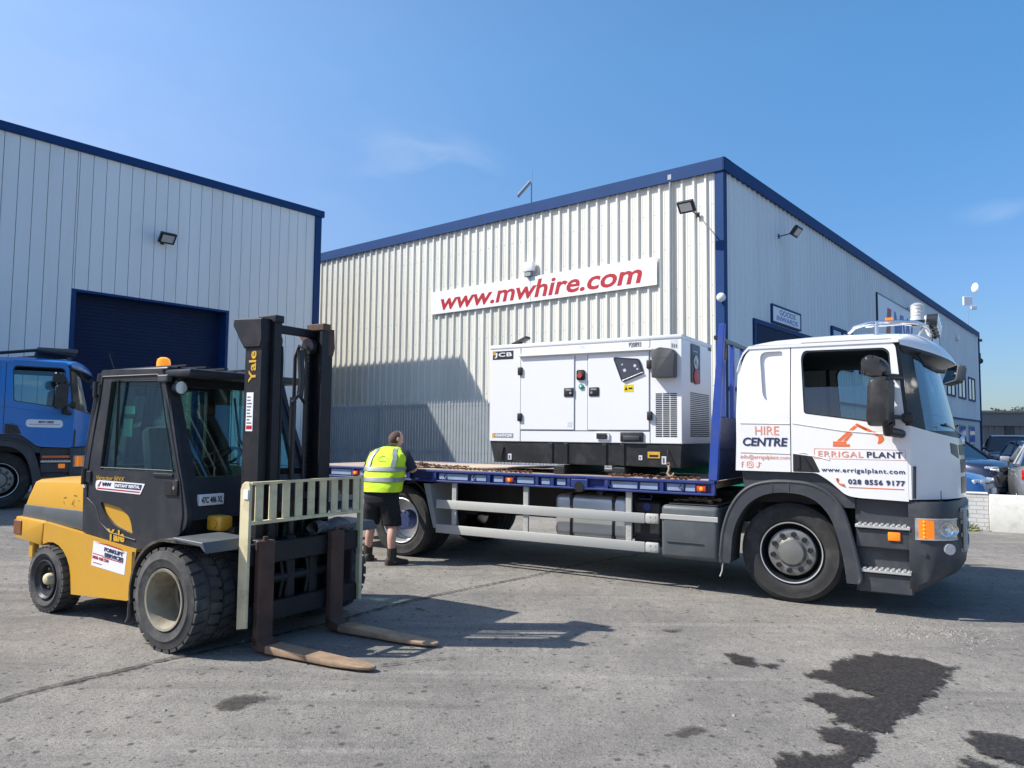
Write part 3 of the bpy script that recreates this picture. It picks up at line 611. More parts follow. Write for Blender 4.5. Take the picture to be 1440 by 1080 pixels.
# ---- palisade fence in front of the warehouse
fn = thing('palisade_fence', 'grey steel bar fence standing in front of the shaded warehouse wall', 'fence', tuple(WHM @ Vector((-2.6, 0, 0))), YAWB)
mb = MB(); z1 = 2.42; s = 1.2
while s < 20: mb.box(-.012, .012, s - .041, s + .041, .08, z1 + .06, 0); mb.cyl((0, s, z1 + .05), (0, s, z1 + .15), .02, .003, 4, False); s += .112
mb.build('pales', 'fence', fn)
for z in (.35, 1.15, z1 - .04):
    r_ = MB(); r_.box(.013, .055, 1.1, 20.1, z, z + .055); r_.build('rail', 'fence', fn)
for k in range(8):
    p = MB(); q = 1.25 + 2.7 * k; p.box(.056, .13, q - .045, q + .045, 0, z1 + .12, .004); p.build('post', 'fence', fn)
# ---- white painted boundary wall with a rendered end
WL = thing('boundary_wall', 'low white painted brick wall in front of the parked cars', 'wall', (8.34, 14.03, 0), R(-29))
def bmat():
    mt = M['blockwhite'].copy(); t = mt.node_tree; b = t.nodes['Principled BSDF']; br = t.nodes.new('ShaderNodeTexBrick'); co = t.nodes.new('ShaderNodeTexCoord')
    mp = t.nodes.new('ShaderNodeMapping'); mp.inputs['Rotation'].default_value = (R(90), 0, 0); t.links.new(co.outputs['Object'], mp.inputs[0]); t.links.new(mp.outputs[0], br.inputs['Vector'])
    br.inputs['Scale'].default_value = 1; br.inputs['Brick Width'].default_value = .23; br.inputs['Row Height'].default_value = .075; br.inputs['Mortar Size'].default_value = .006
    br.inputs['Color1'].default_value = br.inputs['Color2'].default_value = (1, 1, 1, 1); br.inputs['Mortar'].default_value = (0, 0, 0, 1)
    bp = t.nodes.new('ShaderNodeBump'); bp.inputs['Strength'].default_value = .8; bp.inputs['Distance'].default_value = .02; t.links.new(br.outputs[0], bp.inputs['Height']); t.links.new(bp.outputs[0], b.inputs['Normal'])
    old = b.inputs['Base Color'].links[0].from_socket; k = t.nodes.new('ShaderNodeMix'); k.data_type = 'RGBA'; t.links.new(br.outputs['Fac'], k.inputs[0]); t.links.new(old, k.inputs[6]); k.inputs[7].default_value = (.45, .44, .41, 1)
    t.links.new(k.outputs[2], b.inputs['Base Color']); return mt
M['brickwhite'] = bmat()
mb = MB(); mb.box(-2.6, .42, 0, .22, -.05, .66, .01); mb.build('brickwork', 'brickwhite', WL)
mb = MB(); mb.box(.425, 5.5, -.03, .26, -.05, .655, .02, 2); mb.build('rendered_end', 'blockwhite', WL)
mb = MB(); mb.box(-2.62, .42, -.012, .232, .661, .69, .008); mb.build('coping', 'blockwhite', WL)
# weed at the foot of the wall
t = thing('weed', 'small yellow-green weed growing at the foot of the white wall', 'plant', tuple(WL.matrix_world @ Vector((0, 0, 0))) if False else (8.30, 13.93, 0))
M['leaf'] = mat('weed_leaf', (.16, .20, .03), .7, 0, .4, 14)
mb = MB(); rnd = random.Random(8)
for i in range(120):
    a = rnd.random() * 6.28; l = rnd.uniform(.08, .26); e = rnd.uniform(.1, 1.1); bx, by = rnd.gauss(0, .11), rnd.gauss(0, .05)
    d = Vector((math.cos(a) * math.cos(e), math.sin(a) * math.cos(e), math.sin(e))); n_ = d.orthogonal().normalized() * rnd.uniform(.008, .02); p = Vector((bx, by, 0))
    mb.add([p, p + d * l * .6 + n_, p + d * l - Vector((0, 0, l * .15)), p + d * l * .6 - n_], [(0, 1, 2, 3)])
mb.build('leaves', 'leaf', t, flat=True)
# ---- far shed, its sign and the trees behind
sh = thing('far_shed', 'long dark grey sheet-clad shed beyond the parked cars', 'shed', (33.0, 58.0, 0), R(-8))
M['shedclad'] = mat('dark_grey_sheet', (.16, .17, .175), .5, 0, .08, 1, stretch=(1, 1, .2))
mb = MB(); ribbed(mb, 0, 30, 0, 2.75, .45, .06, .2, .12, lambda s, o, z: (s, -o, z), False); mb.build('cladding', 'shedclad', sh, sharp=10)
mb = MB(); mb.box(-.1, 30, -.25, .15, 2.751, 3.75); mb.box(-.1, 30, -.4, 6, 3.751, 3.9); mb.build('fascia', 'shedclad', sh)
for s in (4.6, 9.7): 
    p = MB(); p.box(s, s + .5, -.16, -.07, 0, 2.75); p.build('post', 'grey', sh)
sg = sign('arrow_sign', 'blue sign with white arrow on the far grey shed', T(33, 58, 0) @ rot('Z', R(-8)) @ T(8.0, -.2, .6) @ rot('Z', math.pi), 2.8, 2.5, 'signblue', frame='signwhite')
b = MB(); b.sheet([(.9, 1.75), (-.1, 1.75), (-.1, 2.0), (-.8, 1.6), (-.1, 1.2), (-.1, 1.45), (.9, 1.45)][::-1], lambda u, v: (u, .052, v), (0, .006, 0)); b.build('arrow', 'signwhite', sg)
for z in (.35, .7): b = MB(); b.box(-1.0, 1.0, .051, .056, z, z + .14); b.build('text_bar', 'signwhite', sg)
M['foliage'] = mat('tree_leaves', (.030, .045, .022), .8, 0, .45, .9); M['bark'] = mat('bark', (.1, .075, .055), .9)
def tree(x, y, hh, wd, seed, label):
    t = thing('tree', label, 'tree', (x, y, 0), group='trees beyond the far shed'); rnd = random.Random(seed)
    tr = MB(); tr.tube([(0, 0, 0), (.1, 0, hh * .35), (0, .1, hh * .7)], [.22, .16, .06], 8)
    for k in range(5): a = k * 1.3; tr.tube([(0, 0, hh * .4), (math.cos(a) * wd * .4, math.sin(a) * wd * .4, hh * .75)], [.09, .03], 6)
    tr.build('trunk', 'bark', t)
    c = MB(); cl = [(rnd.gauss(0, wd * .33), rnd.gauss(0, wd * .33), hh * rnd.uniform(.5, .88), rnd.uniform(.5, 1.0) * wd * .3) for k in range(16)]
    for k in range(2600):
        q = rnd.choice(cl); d = Vector((rnd.gauss(0, 1), rnd.gauss(0, 1), rnd.gauss(0, 1))).normalized() * q[3] * rnd.uniform(.55, 1.05); p = Vector(q[:3]) + Vector((d.x, d.y, d.z * .75))
        a = Vector((rnd.gauss(0, 1), rnd.gauss(0, 1), rnd.gauss(0, 1))).normalized() * rnd.uniform(.1, .22); b2 = a.orthogonal() * rnd.uniform(.5, .8)
        c.add([p - a, p + b2, p + a, p - b2], [(0, 1, 2, 3)])
    c.build('crown', 'foliage', t, flat=True)
for i, (x, y, hh, wd) in enumerate([(52, 82, 4.7, 5), (58, 86, 5.6, 6.5), (47.5, 80, 4.3, 4), (64, 84, 4.9, 5.5), (71, 88, 5.3, 6), (61, 82, 4.4, 4)]):
    tree(x, y, hh, wd, i, ['low rounded tree beside the warehouse corner beyond the far shed', 'tallest bushy tree over the far shed roof', 'smallest tree touching the warehouse corner beyond the shed', 'mid-height tree behind the right end of the far shed', 'wide tree at the right edge beyond the shed', 'low tree between the two bushiest trees beyond the shed'][i])
# ================================================================ lorry cabs (local frame: x forward, y left, origin on the ground under the front axle)
def side_y(x, z): return 1.25 - .065 * smooth((z - 1.85) / .8)
def wheel(parent, x, y, z, R_, wd, out, kind, name='wheel'):
    """out = -1: outer face towards -y."""
    g = lambda mb, prof: mb.lathe([(r, o) for r, o in prof], (x, y, z), 'y', 56, out)
    tm = 'rubber' if kind != 'front' else 'rubber'
    b = MB(); r = R_
    g(b, [(.30, -wd + .02), (r * .86, -wd), (r * .97, -wd + .02), (r, -wd + .06), (r, -wd * .74), (r - .014, -wd * .735), (r - .014, -wd * .70), (r, -wd * .695), (r, -wd * .52), (r - .014, -wd * .515), (r - .014, -wd * .48), (r, -wd * .475), (r, -wd * .31), (r - .014, -wd * .305), (r - .014, -wd * .27), (r, -wd * .265), (r, -.055), (r * .985, -.022), (r * .93, -.004), (r * .90, .004), (r * .875, .001), (r * .78, .006), (r * .70, .004), (.325, -.006), (.305, -.02), (.30, -.05)])
    o = b.build(name, 'rubber', parent, sharp=28)
    rm = MB()
    if kind == 'front':
        g(rm, [(.30, -.22), (.285, -.2), (.285, -.03), (.298, -.012), (.306, -.004), (.303, .003), (.292, .0), (.282, -.02), (.276, -.06), (.272, -.12), (.25, -.15), (.232, -.135), (.1, -.10)])
        rm.build('rim', 'satin', o)
        fl = MB(); g(fl, [(.296, -.012), (.306, -.003), (.304, .006), (.294, .004), (.290, -.006)]); fl.build('rim_flange', 'alu', o)
        h = MB(); n = 10
        g(h, [(.236, -.13), (.238, -.055), (.23, -.035), (.19, -.022), (.145, -.03), (.128, -.012), (.118, .004), (.06, .012), (.0, .014)])
        h.build('hub_cover', 'hubsteel', o, sharp=40)
        for k in range(n):
            t = 2 * math.pi * (k + .3) / n; cx, cz = x + .182 * math.cos(t), z + .182 * math.sin(t); nb = MB()
            nb.lathe([(.027, -.03), (.027, -.010), (.019, -.008), (.018, -.028), (0, -.028)], (cx, y, cz), 'y', 14, out); nb.cyl((cx, y + out * -.03, cz), (cx, y + out * -.010, cz), .013, .011, 6); nb.build('wheel_nut', 'satin', o)
    elif kind == 'rear':
        g(rm, [(.30, -.05), (.306, -.004), (.298, .004), (.288, .0), (.284, -.03), (.278, -.16), (.245, -.20), (.20, -.205), (.14, -.19), (.12, -.19)])
        rm.build('rim', 'alu', o)
        h = MB(); g(h, [(.135, -.19), (.13, -.06), (.115, -.045), (.0, -.04)])
        for k in range(10): t = 2 * math.pi * k / 10; h.cyl((x + .118 * math.cos(t), y - out * .10, z + .118 * math.sin(t)), (x + .118 * math.cos(t), y - out * .035, z + .118 * math.sin(t)), .014, .012, 6)
        h.build('hub', 'hubblue', o)
    return o
M['hubsteel'] = mat('hub_cover_steel', (.25, .25, .235), .45, .7, .12, 9, dirt=((.18, .165, .145), .6, 9))
def fx(xs, xm, y, p, hw=1.24): return xs + (xm - xs) * (1 - min(1, abs(y) / hw) ** p)
def build_cab(root, paint, grilletone='black', detail=True, low=2.16):
    for s in (-1, 1):
        mp = lambda x, z: (x, s * side_y(x, z), z); th = (0, -s * .03, 0)
        # rear quarter of the cab side
        b = MB(); rec = fillet([(-.31, 2.54), (-.08, 2.54), (-.08, 1.98), (-.27, 2.03)], [.08, .03, .03, .10], 4)
        b.sheet(fillet([(-.55, 1.31), (-.005, 1.31), (-.005, 2.605), (-.40, 2.605), (-.49, 2.45), (-.525, 2.15), (-.535, 1.83)], [0, 0, 0, .06, .14, .2, .2], 5), mp, th, [rec], .12)
        b.sheet(rec, lambda x, z: (x, s * (side_y(x, z) - .028), z), (0, -s * .012, 0), (), .12)
        if detail: 
            for z in (1.80, 1.50): b.tube([(-.50, s * 1.249, z), (-.01, s * 1.249, z - .006)], .008, 6)
        b.build('side_panel', paint, root, sharp=30)
        # door
        win = fillet([(.098, 2.47), (.125, 2.535), (.86, 2.53), (.905, 2.49), (.948, 1.765), (.70, 1.815), (.13, 1.895)], [.05, .05, .06, .05, .03, .1, .03], 4)
        b = MB(); b.sheet(fillet([(.005, 1.31), (.24, 1.31), (.36, 1.235), (.5, 1.105), (.60, 1.085), (1.042, 1.072), (1.042, 1.62), (1.03, 1.78), (.955, 2.55), (.90, 2.605), (.005, 2.605)], [0, .04, .1, .06, .05, 0, .2, .1, .06, .05, 0], 4), mp, th, [win], .10)
        if detail:
            b.tube([(.02, s * 1.249, 1.80), (.5, s * 1.2495, 1.725), (1.0, s * 1.249, 1.685)], .008, 6)
            b.tube([(.02, s * 1.249, 1.498), (.25, s * 1.2495, 1.47), (.36, s * 1.249, 1.44)], .007, 6)
            b.box(.10, .92, s * 1.18, s * 1.192, 2.615, 2.63)
        d = b.build('door', paint, root, sharp=30)
        # window rubber, glass
        inner = [((x - .52) * .965 + .52, (z - 2.16) * .955 + 2.16) for x, z in win]
        b = MB(); b.sheet(win, lambda x, z: (x, s * (side_y(x, z) - .006), z), (0, -s * .03, 0), [inner], .15); b.build('window_seal', 'satin', d)
        gl = inner if s > 0 else fillet([(.115, low), (.93, low), (.95, 1.765), (.70, 1.815), (.13, 1.895)], [.03, .01, .02, .1, .03], 4)
        b = MB(); b.sheet(gl, lambda x, z: (x, s * (side_y(x, z) - .016), z), (0, -s * .004, 0), (), .15); b.build('door_glass', 'glass', d)
        # dark handle recess behind the door foot
        b = MB(); b.sheet(fillet([(.02, 1.315), (.02, 1.50), (.15, 1.50), (.205, 1.47), (.275, 1.315)], [.01, .02, .05, .05, .02], 3), lambda x, z: (x, s * 1.2515, z), (0, -s * .02, 0)); 
        b.box(.06, .09, s * 1.251, s * 1.262, 1.34, 1.48, .006); b.tube([(.12, s * 1.258, 1.47), (.19, s * 1.26, 1.35)], .010, 6); b.build('door_handle', 'satin', d)
        b = MB(); b.sheet([(-.02, 1.31), (.02, 1.31), (.02, 2.59), (-.02, 2.59)], lambda x, z: (x, s * (side_y(x, z) - .032), z), (0, -s * .006, 0), (), .15); b.build('door_gap', 'satin', root)
        # wheel arch
        oo = [(-.73, .35), (-.70, .68), (-.635, .90), (-.53, 1.07), (-.40, 1.175), (-.22, 1.22), (-.03, 1.225), (.16, 1.215), (.33, 1.14), (.46, .99), (.53, .74), (.585, .5), (.625, .27)]
        ii = [(-.61, .35), (-.585, .66), (-.52, .84), (-.42, .98), (-.30, 1.06), (-.16, 1.10), (-.02, 1.105), (.12, 1.09), (.25, 1.03), (.36, .90), (.43, .70), (.475, .48), (.50, .27)]
        ar_ = fillet(oo + ii[::-1], [0] + [.09] * 11 + [.02, 0] + [.09] * 11 + [.02], 4)
        b = MB(); b.sheet(ar_, lambda x, z: (x, s * 1.275, z), (0, -s * .36, 0)); b.tube([(x + .012, s * 1.262, z - .012) for x, z in fillet(oo, .09, 4)[2:-2]], .022, 8)
        b.box(-.19, -.175, s * 1.2755, s * 1.279, 1.1, 1.215); b.box(-.03, -.015, s * 1.2755, s * 1.279, 1.1, 1.22); b.build('wheel_arch', 'grey', root, sharp=25)
        # dark filler above arch
        b = MB(); b.sheet([(-.50, 1.305), (.235, 1.305), (.36, 1.23), (.5, 1.095), (.575, 1.08), (.575, .98), (.46, .98), (.33, 1.13), (.16, 1.205), (-.22, 1.21), (-.40, 1.165), (-.47, 1.1)][::-1], lambda x, z: (x, s * 1.2, z), (0, -s * .05, 0)); b.build('lower_side_panel', 'grey', root)
        # step unit
        b = MB(); b.box(.575, 1.06, s * 1.05, s * 1.17, .2, 1.066); b.box(.58, 1.045, s * 1.17, s * 1.235, .62, .80, .01); b.box(.60, 1.06, s * 1.17, s * 1.235, .205, .385, .01)
        b.build('step_unit', 'grey', root)
        for z in (.805, .39):
            k = .58 if z > .6 else .62; b = MB(); b.box(k, 1.05, s * 1.10, s * 1.262, z, z + .035, .006)
            for q in range(9): b.box(k + .025 + q * .048, k + .05 + q * .048, s * 1.12, s * 1.266, z + .035, z + .046)
            b.build('step_tread', 'steelstep', root)
        b = MB(); b.box(.86, .965, s * 1.2351, s * 1.252, .70, .78, .008, 2); b.build('side_marker_lamp', 'amber', root)
    # roof skin and back
    def rz(x): 
        P = [(-.545, 2.40), (-.50, 2.56), (-.42, 2.645), (-.28, 2.70), (.28, 2.735), (.72, 2.73), (1.0, 2.71)]
        for (a, u), (c, v) in zip(P, P[1:]):
            if x <= c: return u + (v - u) * (x - a) / (c - a)
        return P[-1][1]
    XR = [-.545, -.52, -.48, -.42, -.34, -.2, .1, .4, .7, .9, .985]
    def roof(u, v):
        x = XR[min(len(XR) - 1, int(round(u * (len(XR) - 1))))]; t = abs(2 * v - 1); y = (2 * v - 1) * 1.196; base = min(2.605, rz(x) - .04)
        return (x, y, base + (rz(x) - base) * (1 - t ** 5) ** .8)
    b = MB(); b.grid(roof, len(XR) - 1, 24, (0, 0, -.03)); b.build('roof', paint, root, sharp=40)
    for s in (-1, 1): b = MB(); b.tube([(x, s * (side_y(x, 2.6) + .002), 2.606) for x in (-.40, -.1, .3, .6, .9)] + [(.965, s * 1.17, 2.57), (.99, s * 1.18, 2.50)], .0045, 6); b.build('roof_seam', 'satin', root)
    b = MB(); b.sheet(fillet([(-1.235, 1.31), (1.235, 1.31), (1.235, 1.9), (1.17, 2.45), (1.0, 2.56), (-1.0, 2.56), (-1.17, 2.45), (-1.235, 1.9)], .08, 4), lambda y, z: (-.545 + .02 * max(0, z - 1.9), y, z), (.03, 0, 0)); b.build('back_wall', paint, root)
    # front: windscreen, surround, nose, grille
    def ws(y, z, off=0):
        k = (z - 1.68) / .9; xs, xm = 1.05 - .075 * k, 1.44 - .20 * k; return (fx(xs, xm, y, 2.8) + off, y * (1 - .055 * max(0, k)), z)
    YW = 1.225
    b = MB(); b.grid(lambda u, v: ws((2 * u - 1) * 1.06, 1.73 + .82 * v), 24, 6, (-.006, 0, 0)); b.build('windscreen', 'windscreen', root)
    b = MB()
    for s in (-1, 1): b.grid(lambda u, v: ws(s * (1.055 + (YW - 1.055) * u), 1.70 + .87 * v, .004), 5, 6, (-.04, 0, 0))
    b.grid(lambda u, v: ws((2 * u - 1) * 1.06, 1.66 + .075 * v, .004), 20, 1, (-.03, 0, 0)); b.grid(lambda u, v: ws((2 * u - 1) * 1.06, 2.50 + .09 * v, .004), 20, 1, (-.03, 0, 0))
    b.build('windscreen_surround', 'black', root)
    if detail:
        b = MB()
        for y0 in (-.75, .05): b.tube([ws(y0 + .75, 1.70, .03), ws(y0, 1.80, .02)], .012, 6)
        b.build('wiper', 'satin', root)
    # roof-front hood with dark underside
    lipx = lambda y: fx(.985, 1.44, y, 2.6, 1.2); lipz = lambda y: 2.575 - .135 * (1 - (abs(y) / 1.2) ** 2)
    def hood(u, v, off=0):
        y = (2 * u - 1) * 1.19; t = abs(2 * u - 1); z0 = 2.60 + (.11) * (1 - t ** 5) ** .8; x0 = .985; xl, zl = lipx(y), lipz(y)
        cx, cz = x0 + (xl - x0) * .72, z0 + .012; a = (1 - v) ** 2; bq = 2 * v * (1 - v); c = v * v
        return (x0 * a + cx * bq + xl * c, y, z0 * a + cz * bq + zl * c - off)
    b = MB(); b.grid(lambda u, v: hood(u, v), 26, 8, (0, 0, -.02)); b.build('sun_visor', paint, root, sharp=50)
    b = MB(); b.grid(lambda u, v: hood(u, .12 + .86 * v, .035), 26, 6, (0, 0, -.012))
    b.grid(lambda u, v: (lipx((2 * u - 1) * 1.17) - .012 - .15 * v * (1 - abs(2 * u - 1) ** 3), (2 * u - 1) * 1.17, lipz((2 * u - 1) * 1.17) - .02 - .05 * v), 26, 2, (0, 0, -.01)); b.build('visor_underside', 'satin', root, sharp=50)
    def nose(y, z, off=0): return (fx(1.065, 1.475 + .02 * smooth((1.68 - z) / .3), y, 3.4, 1.25) + off, y, z)
    b = MB(); b.grid(lambda u, v: nose((2 * u - 1) * 1.248, 1.09 + (.572 + .115 * abs(2 * u - 1) ** 4) * v), 40, 8, (-.04, 0, 0))
    b.build('nose_panel', paint, root, sharp=40)
    b = MB()
    for z0, z1 in ((1.50, 1.60), (1.33, 1.46), (1.13, 1.29)): b.grid(lambda u, v: nose((2 * u - 1) * .60, z0 + (z1 - z0) * v, .004), 20, 2, (-.03, 0, 0))
    for s in (-1, 1): b.grid(lambda u, v: nose(s * (.66 + .16 * u), 1.47 + .05 * u + (.13 - .03 * u) * v, .005), 4, 2, (-.03, 0, 0))
    b.build('grille', 'satin', root)
    if detail: b = MB(); b.cyl(nose(0, 1.64, -.02), nose(0, 1.64, .02), .07, .065, 24); b.build('nose_badge', 'chrome', root)
    # side deflector slots at the nose corner
    b = MB()
    for s in (-1, 1): b.box(1.046, 1.068, s * 1.20, s * 1.246, 1.08, 1.72)
    for s in (-1, 1): b.tube([nose(s * 1.235, 1.10, .006), nose(s * 1.228, 1.40, .006)], .014, 6)
    b.build('nose_gap', 'satin', root)
    # bumper, loft of the plan curve
    PL = [(1.065, -1.25), (1.16, -1.245), (1.25, -1.215), (1.33, -1.16), (1.39, -1.07), (1.43, -.94), (1.462, -.7), (1.48, -.4), (1.485, 0)]; PL = PL + [(x, -y) for x, y in PL[-2::-1]]
    zb = lambda x, y: .20 + .0 * x + .20 * smooth((x - 1.0) / .46) if abs(y) > .5 else .40
    n = len(PL)
    def bump(u, v):
        i = min(n - 1, int(round(u * (n - 1)))); x, y = PL[i]; z0 = .205 + .20 * smooth((x - .95) / .5); Z = [z0, z0 + .06, .62, .70, .735, .93, 1.0, 1.075]; k = int(round(v * 7)); z = Z[k]
        inn = [.05, .0, -.012, 0, .0, .0, .0, .02][k]; f = 1 - inn / 1.3
        return (1.0 + (x - 1.0) * (1 - inn * 1.5), y * f, z)
    b = MB(); b.grid(bump, n - 1, 7, (-.03, 0, 0)); b.build('bumper', 'grey', root, sharp=40)
    cp = lambda s, t: (lambda q: (q[0] + (q[2] - q[0]) * q[4], q[1] + (q[3] - q[1]) * q[4]))((lambda i: (*PL[i], *PL[min(i + 1, n - 1)], t * (n - 1) - i))(min(int(t * (n - 1)), n - 2)))
    for s in (-1, 1):
        def lampf(t0, t1, z0, z1, off):
            return lambda u, v: (lambda p: (p[0] + off * .8, s * (-p[1] + 0) * -1 if False else s * abs(p[1]) + s * off * .9, z0 + (z1 - z0) * v))(cp(s, t0 + (t1 - t0) * u))
        b = MB(); b.grid(lampf(.025, .285, .725, .925, .006), 10, 1, (-.02, 0, 0)); hl = b.build('headlight', 'headlens', root)
        for tq, zq, rq in ((.19, .825, .062), (.245, .82, .045)):
            c0 = cp(s, tq); q = MB(); q.M = T(c0[0] + .004, s * abs(c0[1]) + s * .004, zq) @ rot('Z', -s * R(62) if s > 0 else -R(-62) * -1); q.lathe([(rq, .014), (rq * .86, .012), (rq * .7, -.002), (rq * .4, -.008), (rq * .3, .012), (0, .018)], (0, 0, 0), 'x', 20); q.build('reflector', 'chrome', hl)
        b = MB(); b.grid(lampf(.035, .112, .737, .912, .014), 5, 1, (-.012, 0, 0)); il = b.build('indicator_lens', 'amber', hl)
        b = MB()
        for zq in (.755, .79, .825, .86, .895): c0 = cp(s, .055); b.sphere((c0[0] + .012, s * (abs(c0[1]) + .012), zq), .009, 8, 6)
        b.build('indicator_leds', 'amberlit', il)
        b = MB()
        for zz in (.728, .914): b.grid(lampf(.025, .285, zz, zz + .012, .016), 10, 1, (-.012, 0, 0))
        b.build('headlight_trim', 'steelstep', hl)
        c0 = cp(s, .20); b = MB(); b.cyl((c0[0] - .02, s * (abs(c0[1]) - .03), .65), (c0[0] + .022, s * (abs(c0[1]) + .030), .65), .055, .05, 20); b.build('fog_lamp', 'lens', root)
        c0 = cp(s, .07); b = MB(); b.cyl((c0[0] - .01, s * 1.2, .585), (c0[0], s * 1.252, .585), .025, .025, 14); b.build('bumper_socket', 'satin', root)
    b = MB(); 
    for z0, z1 in ((.62, .86),): b.grid(lambda u, v: (1.497 - .03 * abs(2 * u - 1) ** 3, (2 * u - 1) * .78, z0 + (z1 - z0) * v), 12, 1, (-.02, 0, 0))
    lg = b.build('lower_grille', 'satin', root)
    b = MB()
    for z in (.60, .74, .86, .97): b.grid(lambda u, v: (1.512 - .035 * abs(2 * u - 1) ** 3, (2 * u - 1) * .86, z + .035 * v), 12, 1, (-.03, 0, 0))
    for s in (-1, 1): b.box(1.46, 1.50, s * .83, s * .87, .60, 1.0, .01)
    b.build('grille_frame', 'rail' if paint == 'white' else 'satin', lg)
    # mirrors
    for s in (-1, 1):
        mr = MB(); mr.M = T(.845, s * 1.47, 2.0) @ rot('Z', s * R(8))
        mr.prism(fillet([(-.105, -.235), (.085, -.225), (.10, .20), (.06, .225), (-.08, .215)], .05, 4), 'y', -.11, .11, .035, 3)
        mr.M = T(.825, s * 1.47, 2.325) @ rot('Z', s * R(8)); mr.prism(fillet([(-.115, -.085), (.10, -.10), (.085, .03), (.0, .10), (-.09, .10), (-.12, .05)], .045, 4), 'y', -.10, .10, .04, 3)
        mr.M = Matrix(); mo = mr.build('mirror', 'black', root, sharp=50)
        a = MB(); a.tube([(.99, s * 1.16, 2.235), (.93, s * 1.34, 2.235), (.86, s * 1.45, 2.225)], [.035, .03, .03], 10); a.tube([(.845, s * 1.47, 2.18), (.845, s * 1.47, 2.26)], .045, 10)
        a.tube([(.90, s * 1.47, 1.80), (.90, s * 1.44, 1.72), (1.0, s * 1.27, 1.70)], [.05, .05, .04], 10); a.box(1.0, 1.10, s * 1.19, s * 1.30, 1.80, 1.90, .02); a.tube([(.90, s * 1.45, 1.86), (1.05, s * 1.24, 1.85)], .02, 8)
        a.build('mirror_arm', 'black', mo)
        gq = MB(); gq.box(.745, .749, s * 1.40, s * 1.56, 1.82, 2.17); gq.box(.712, .716, s * 1.41, s * 1.55, 2.27, 2.38); gq.build('mirror_glass', 'chrome', mo)
    # kerb mirror hung from the hood
    b = MB(); b.tube([(1.13, -.96, 2.50), (1.19, -.98, 2.36), (1.27, -1.0, 2.31), (1.36, -1.0, 2.29)], .018, 8); ka = b.build('kerb_mirror_arm', 'satin', root)
    KM = T(1.43, -1.0, 2.25) @ rot('Z', R(-62)) @ rot('X', R(-14)); b = MB(); b.M = KM; b.prism(fillet([(-.135, -.085), (.125, -.06), (.105, .105), (-.10, .085)], .03, 4), 'y', -.03, .045, .02, 2); kb = b.build('kerb_mirror', 'midgrey', ka)
    b = MB(); b.M = KM; b.prism(fillet([(-.118, -.070), (.108, -.047), (.090, .090), (-.086, .071)], .025, 4), 'y', -.034, -.0302); b.build('mirror_glass', 'chrome', kb)
    # interior
    b = MB(); b.box(-.50, 1.0, -1.15, 1.15, 1.18, 1.30); b.box(-.5, -.46, -1.15, 1.15, 1.3, 2.5); b.build('cab_floor', 'seat', root)
    b = MB(); b.box(.92, 1.20, -.92, .92, 1.3, 1.64, .05, 2); b.box(1.08, 1.20, .1, .9, 1.63, 1.70, .04, 2); b.build('dashboard', 'black', root)
    for s in (-1, 1):
        b = MB(); b.box(-.14, .42, s * .62 - .25, s * .62 + .25, 1.44, 1.60, .06, 2); b.M = T(-.12, s * .62, 1.58) @ rot('Y', R(-12)); b.box(-.08, .06, -.23, .23, 0, .62, .06, 2); b.box(-.06, .05, -.13, .13, .66, .86, .05, 2); b.M = Matrix(); b.box(-.1, .3, s * .62 - .15, s * .62 + .15, 1.3, 1.44); b.build('seat', 'seat', root)
    b = MB(); b.M = T(.86, -.62, 1.76) @ rot('Y', R(-35)); b.tube([(.22 * math.cos(k * math.pi / 12), .22 * math.sin(k * math.pi / 12), 0) for k in range(24)], .016, 8, True); b.box(-.21, .21, -.03, .03, -.02, .0); b.cyl((0, 0, -.25), (0, 0, .01), .05); b.build('steering_wheel', 'black', root)
    b = MB(); b.box(-.50, 1.0, -1.1, 1.1, 2.52, 2.55); b.build('headlining', 'seat', root)
    # underside
    b = MB(); b.box(-.5, 1.3, -1.0, 1.0, .98, 1.17); b.box(.50, 1.35, -.95, .95, .42, .98); b.build('cab_underbody', 'chassis', root)
M['steelstep'] = mat('steel_step', (.62, .62, .60), .4, .5, .08, 12, dirt=((.4, .38, .35), .4, 9))
TX, TY = 3.4595, 8.6630; TYAW = R(-31.3)
tr = thing('flatbed_lorry', 'white flatbed lorry with blue deck and orange company lettering on its cab', 'lorry', (TX, TY, 0), TYAW)
build_cab(tr, 'white')
for s in (-1, 1): wheel(tr, -.03, s * 1.15, .497, .50, .30, s, 'front')
for s in (-1, 1): wheel(tr, -5.10, s * 1.15, .48, .485, .58, s, 'rear')
# roof bar, beacon, spot lamps
b = MB(); b.tube([(.52, -.95, 2.72), (.58, -1.0, 2.765), (.72, -1.02, 2.80), (.98, -.98, 2.80), (1.12, -.85, 2.80), (1.2, -.6, 2.79), (1.22, 0, 2.79), (1.2, .6, 2.79), (1.12, .85, 2.80), (.98, .98, 2.80), (.72, 1.02, 2.80), (.58, 1.0, 2.775), (.52, .95, 2.725)], .020, 10)
b.tube([(.66, -.80, 2.80), (1.0, -.78, 2.81), (1.1, -.6, 2.81)], .018, 8)
for s in (-1, 1): b.cyl((.78, s * 1.02, 2.66), (.78, s * 1.02, 2.80), .02); b.cyl((1.1, s * .6, 2.63), (1.18, s * .6, 2.79), .02)
b.build('roof_bar', 'chrome', tr)
b = MB(); b.box(.86, .93, -1.03, -.98, 2.822, 2.838, .005); b.build('roof_marker_lamp', 'amber', tr)
bx, by = 1.12, -.62
b = MB(); b.lathe([(0, .185), (.035, .182), (.058, .165)] + [(.064 - .005 * (k % 2), .160 - k * .017) for k in range(8)] + [(.067, .02), (.067, .0)], (bx, by, 2.845), 'z', 28); bo = b.build('roof_beacon', 'beaconclear', tr)
b = MB(); b.cyl((bx, by, 2.79), (bx, by, 2.847), .06, .07, 20); b.build('beacon_base', 'satin', bo)
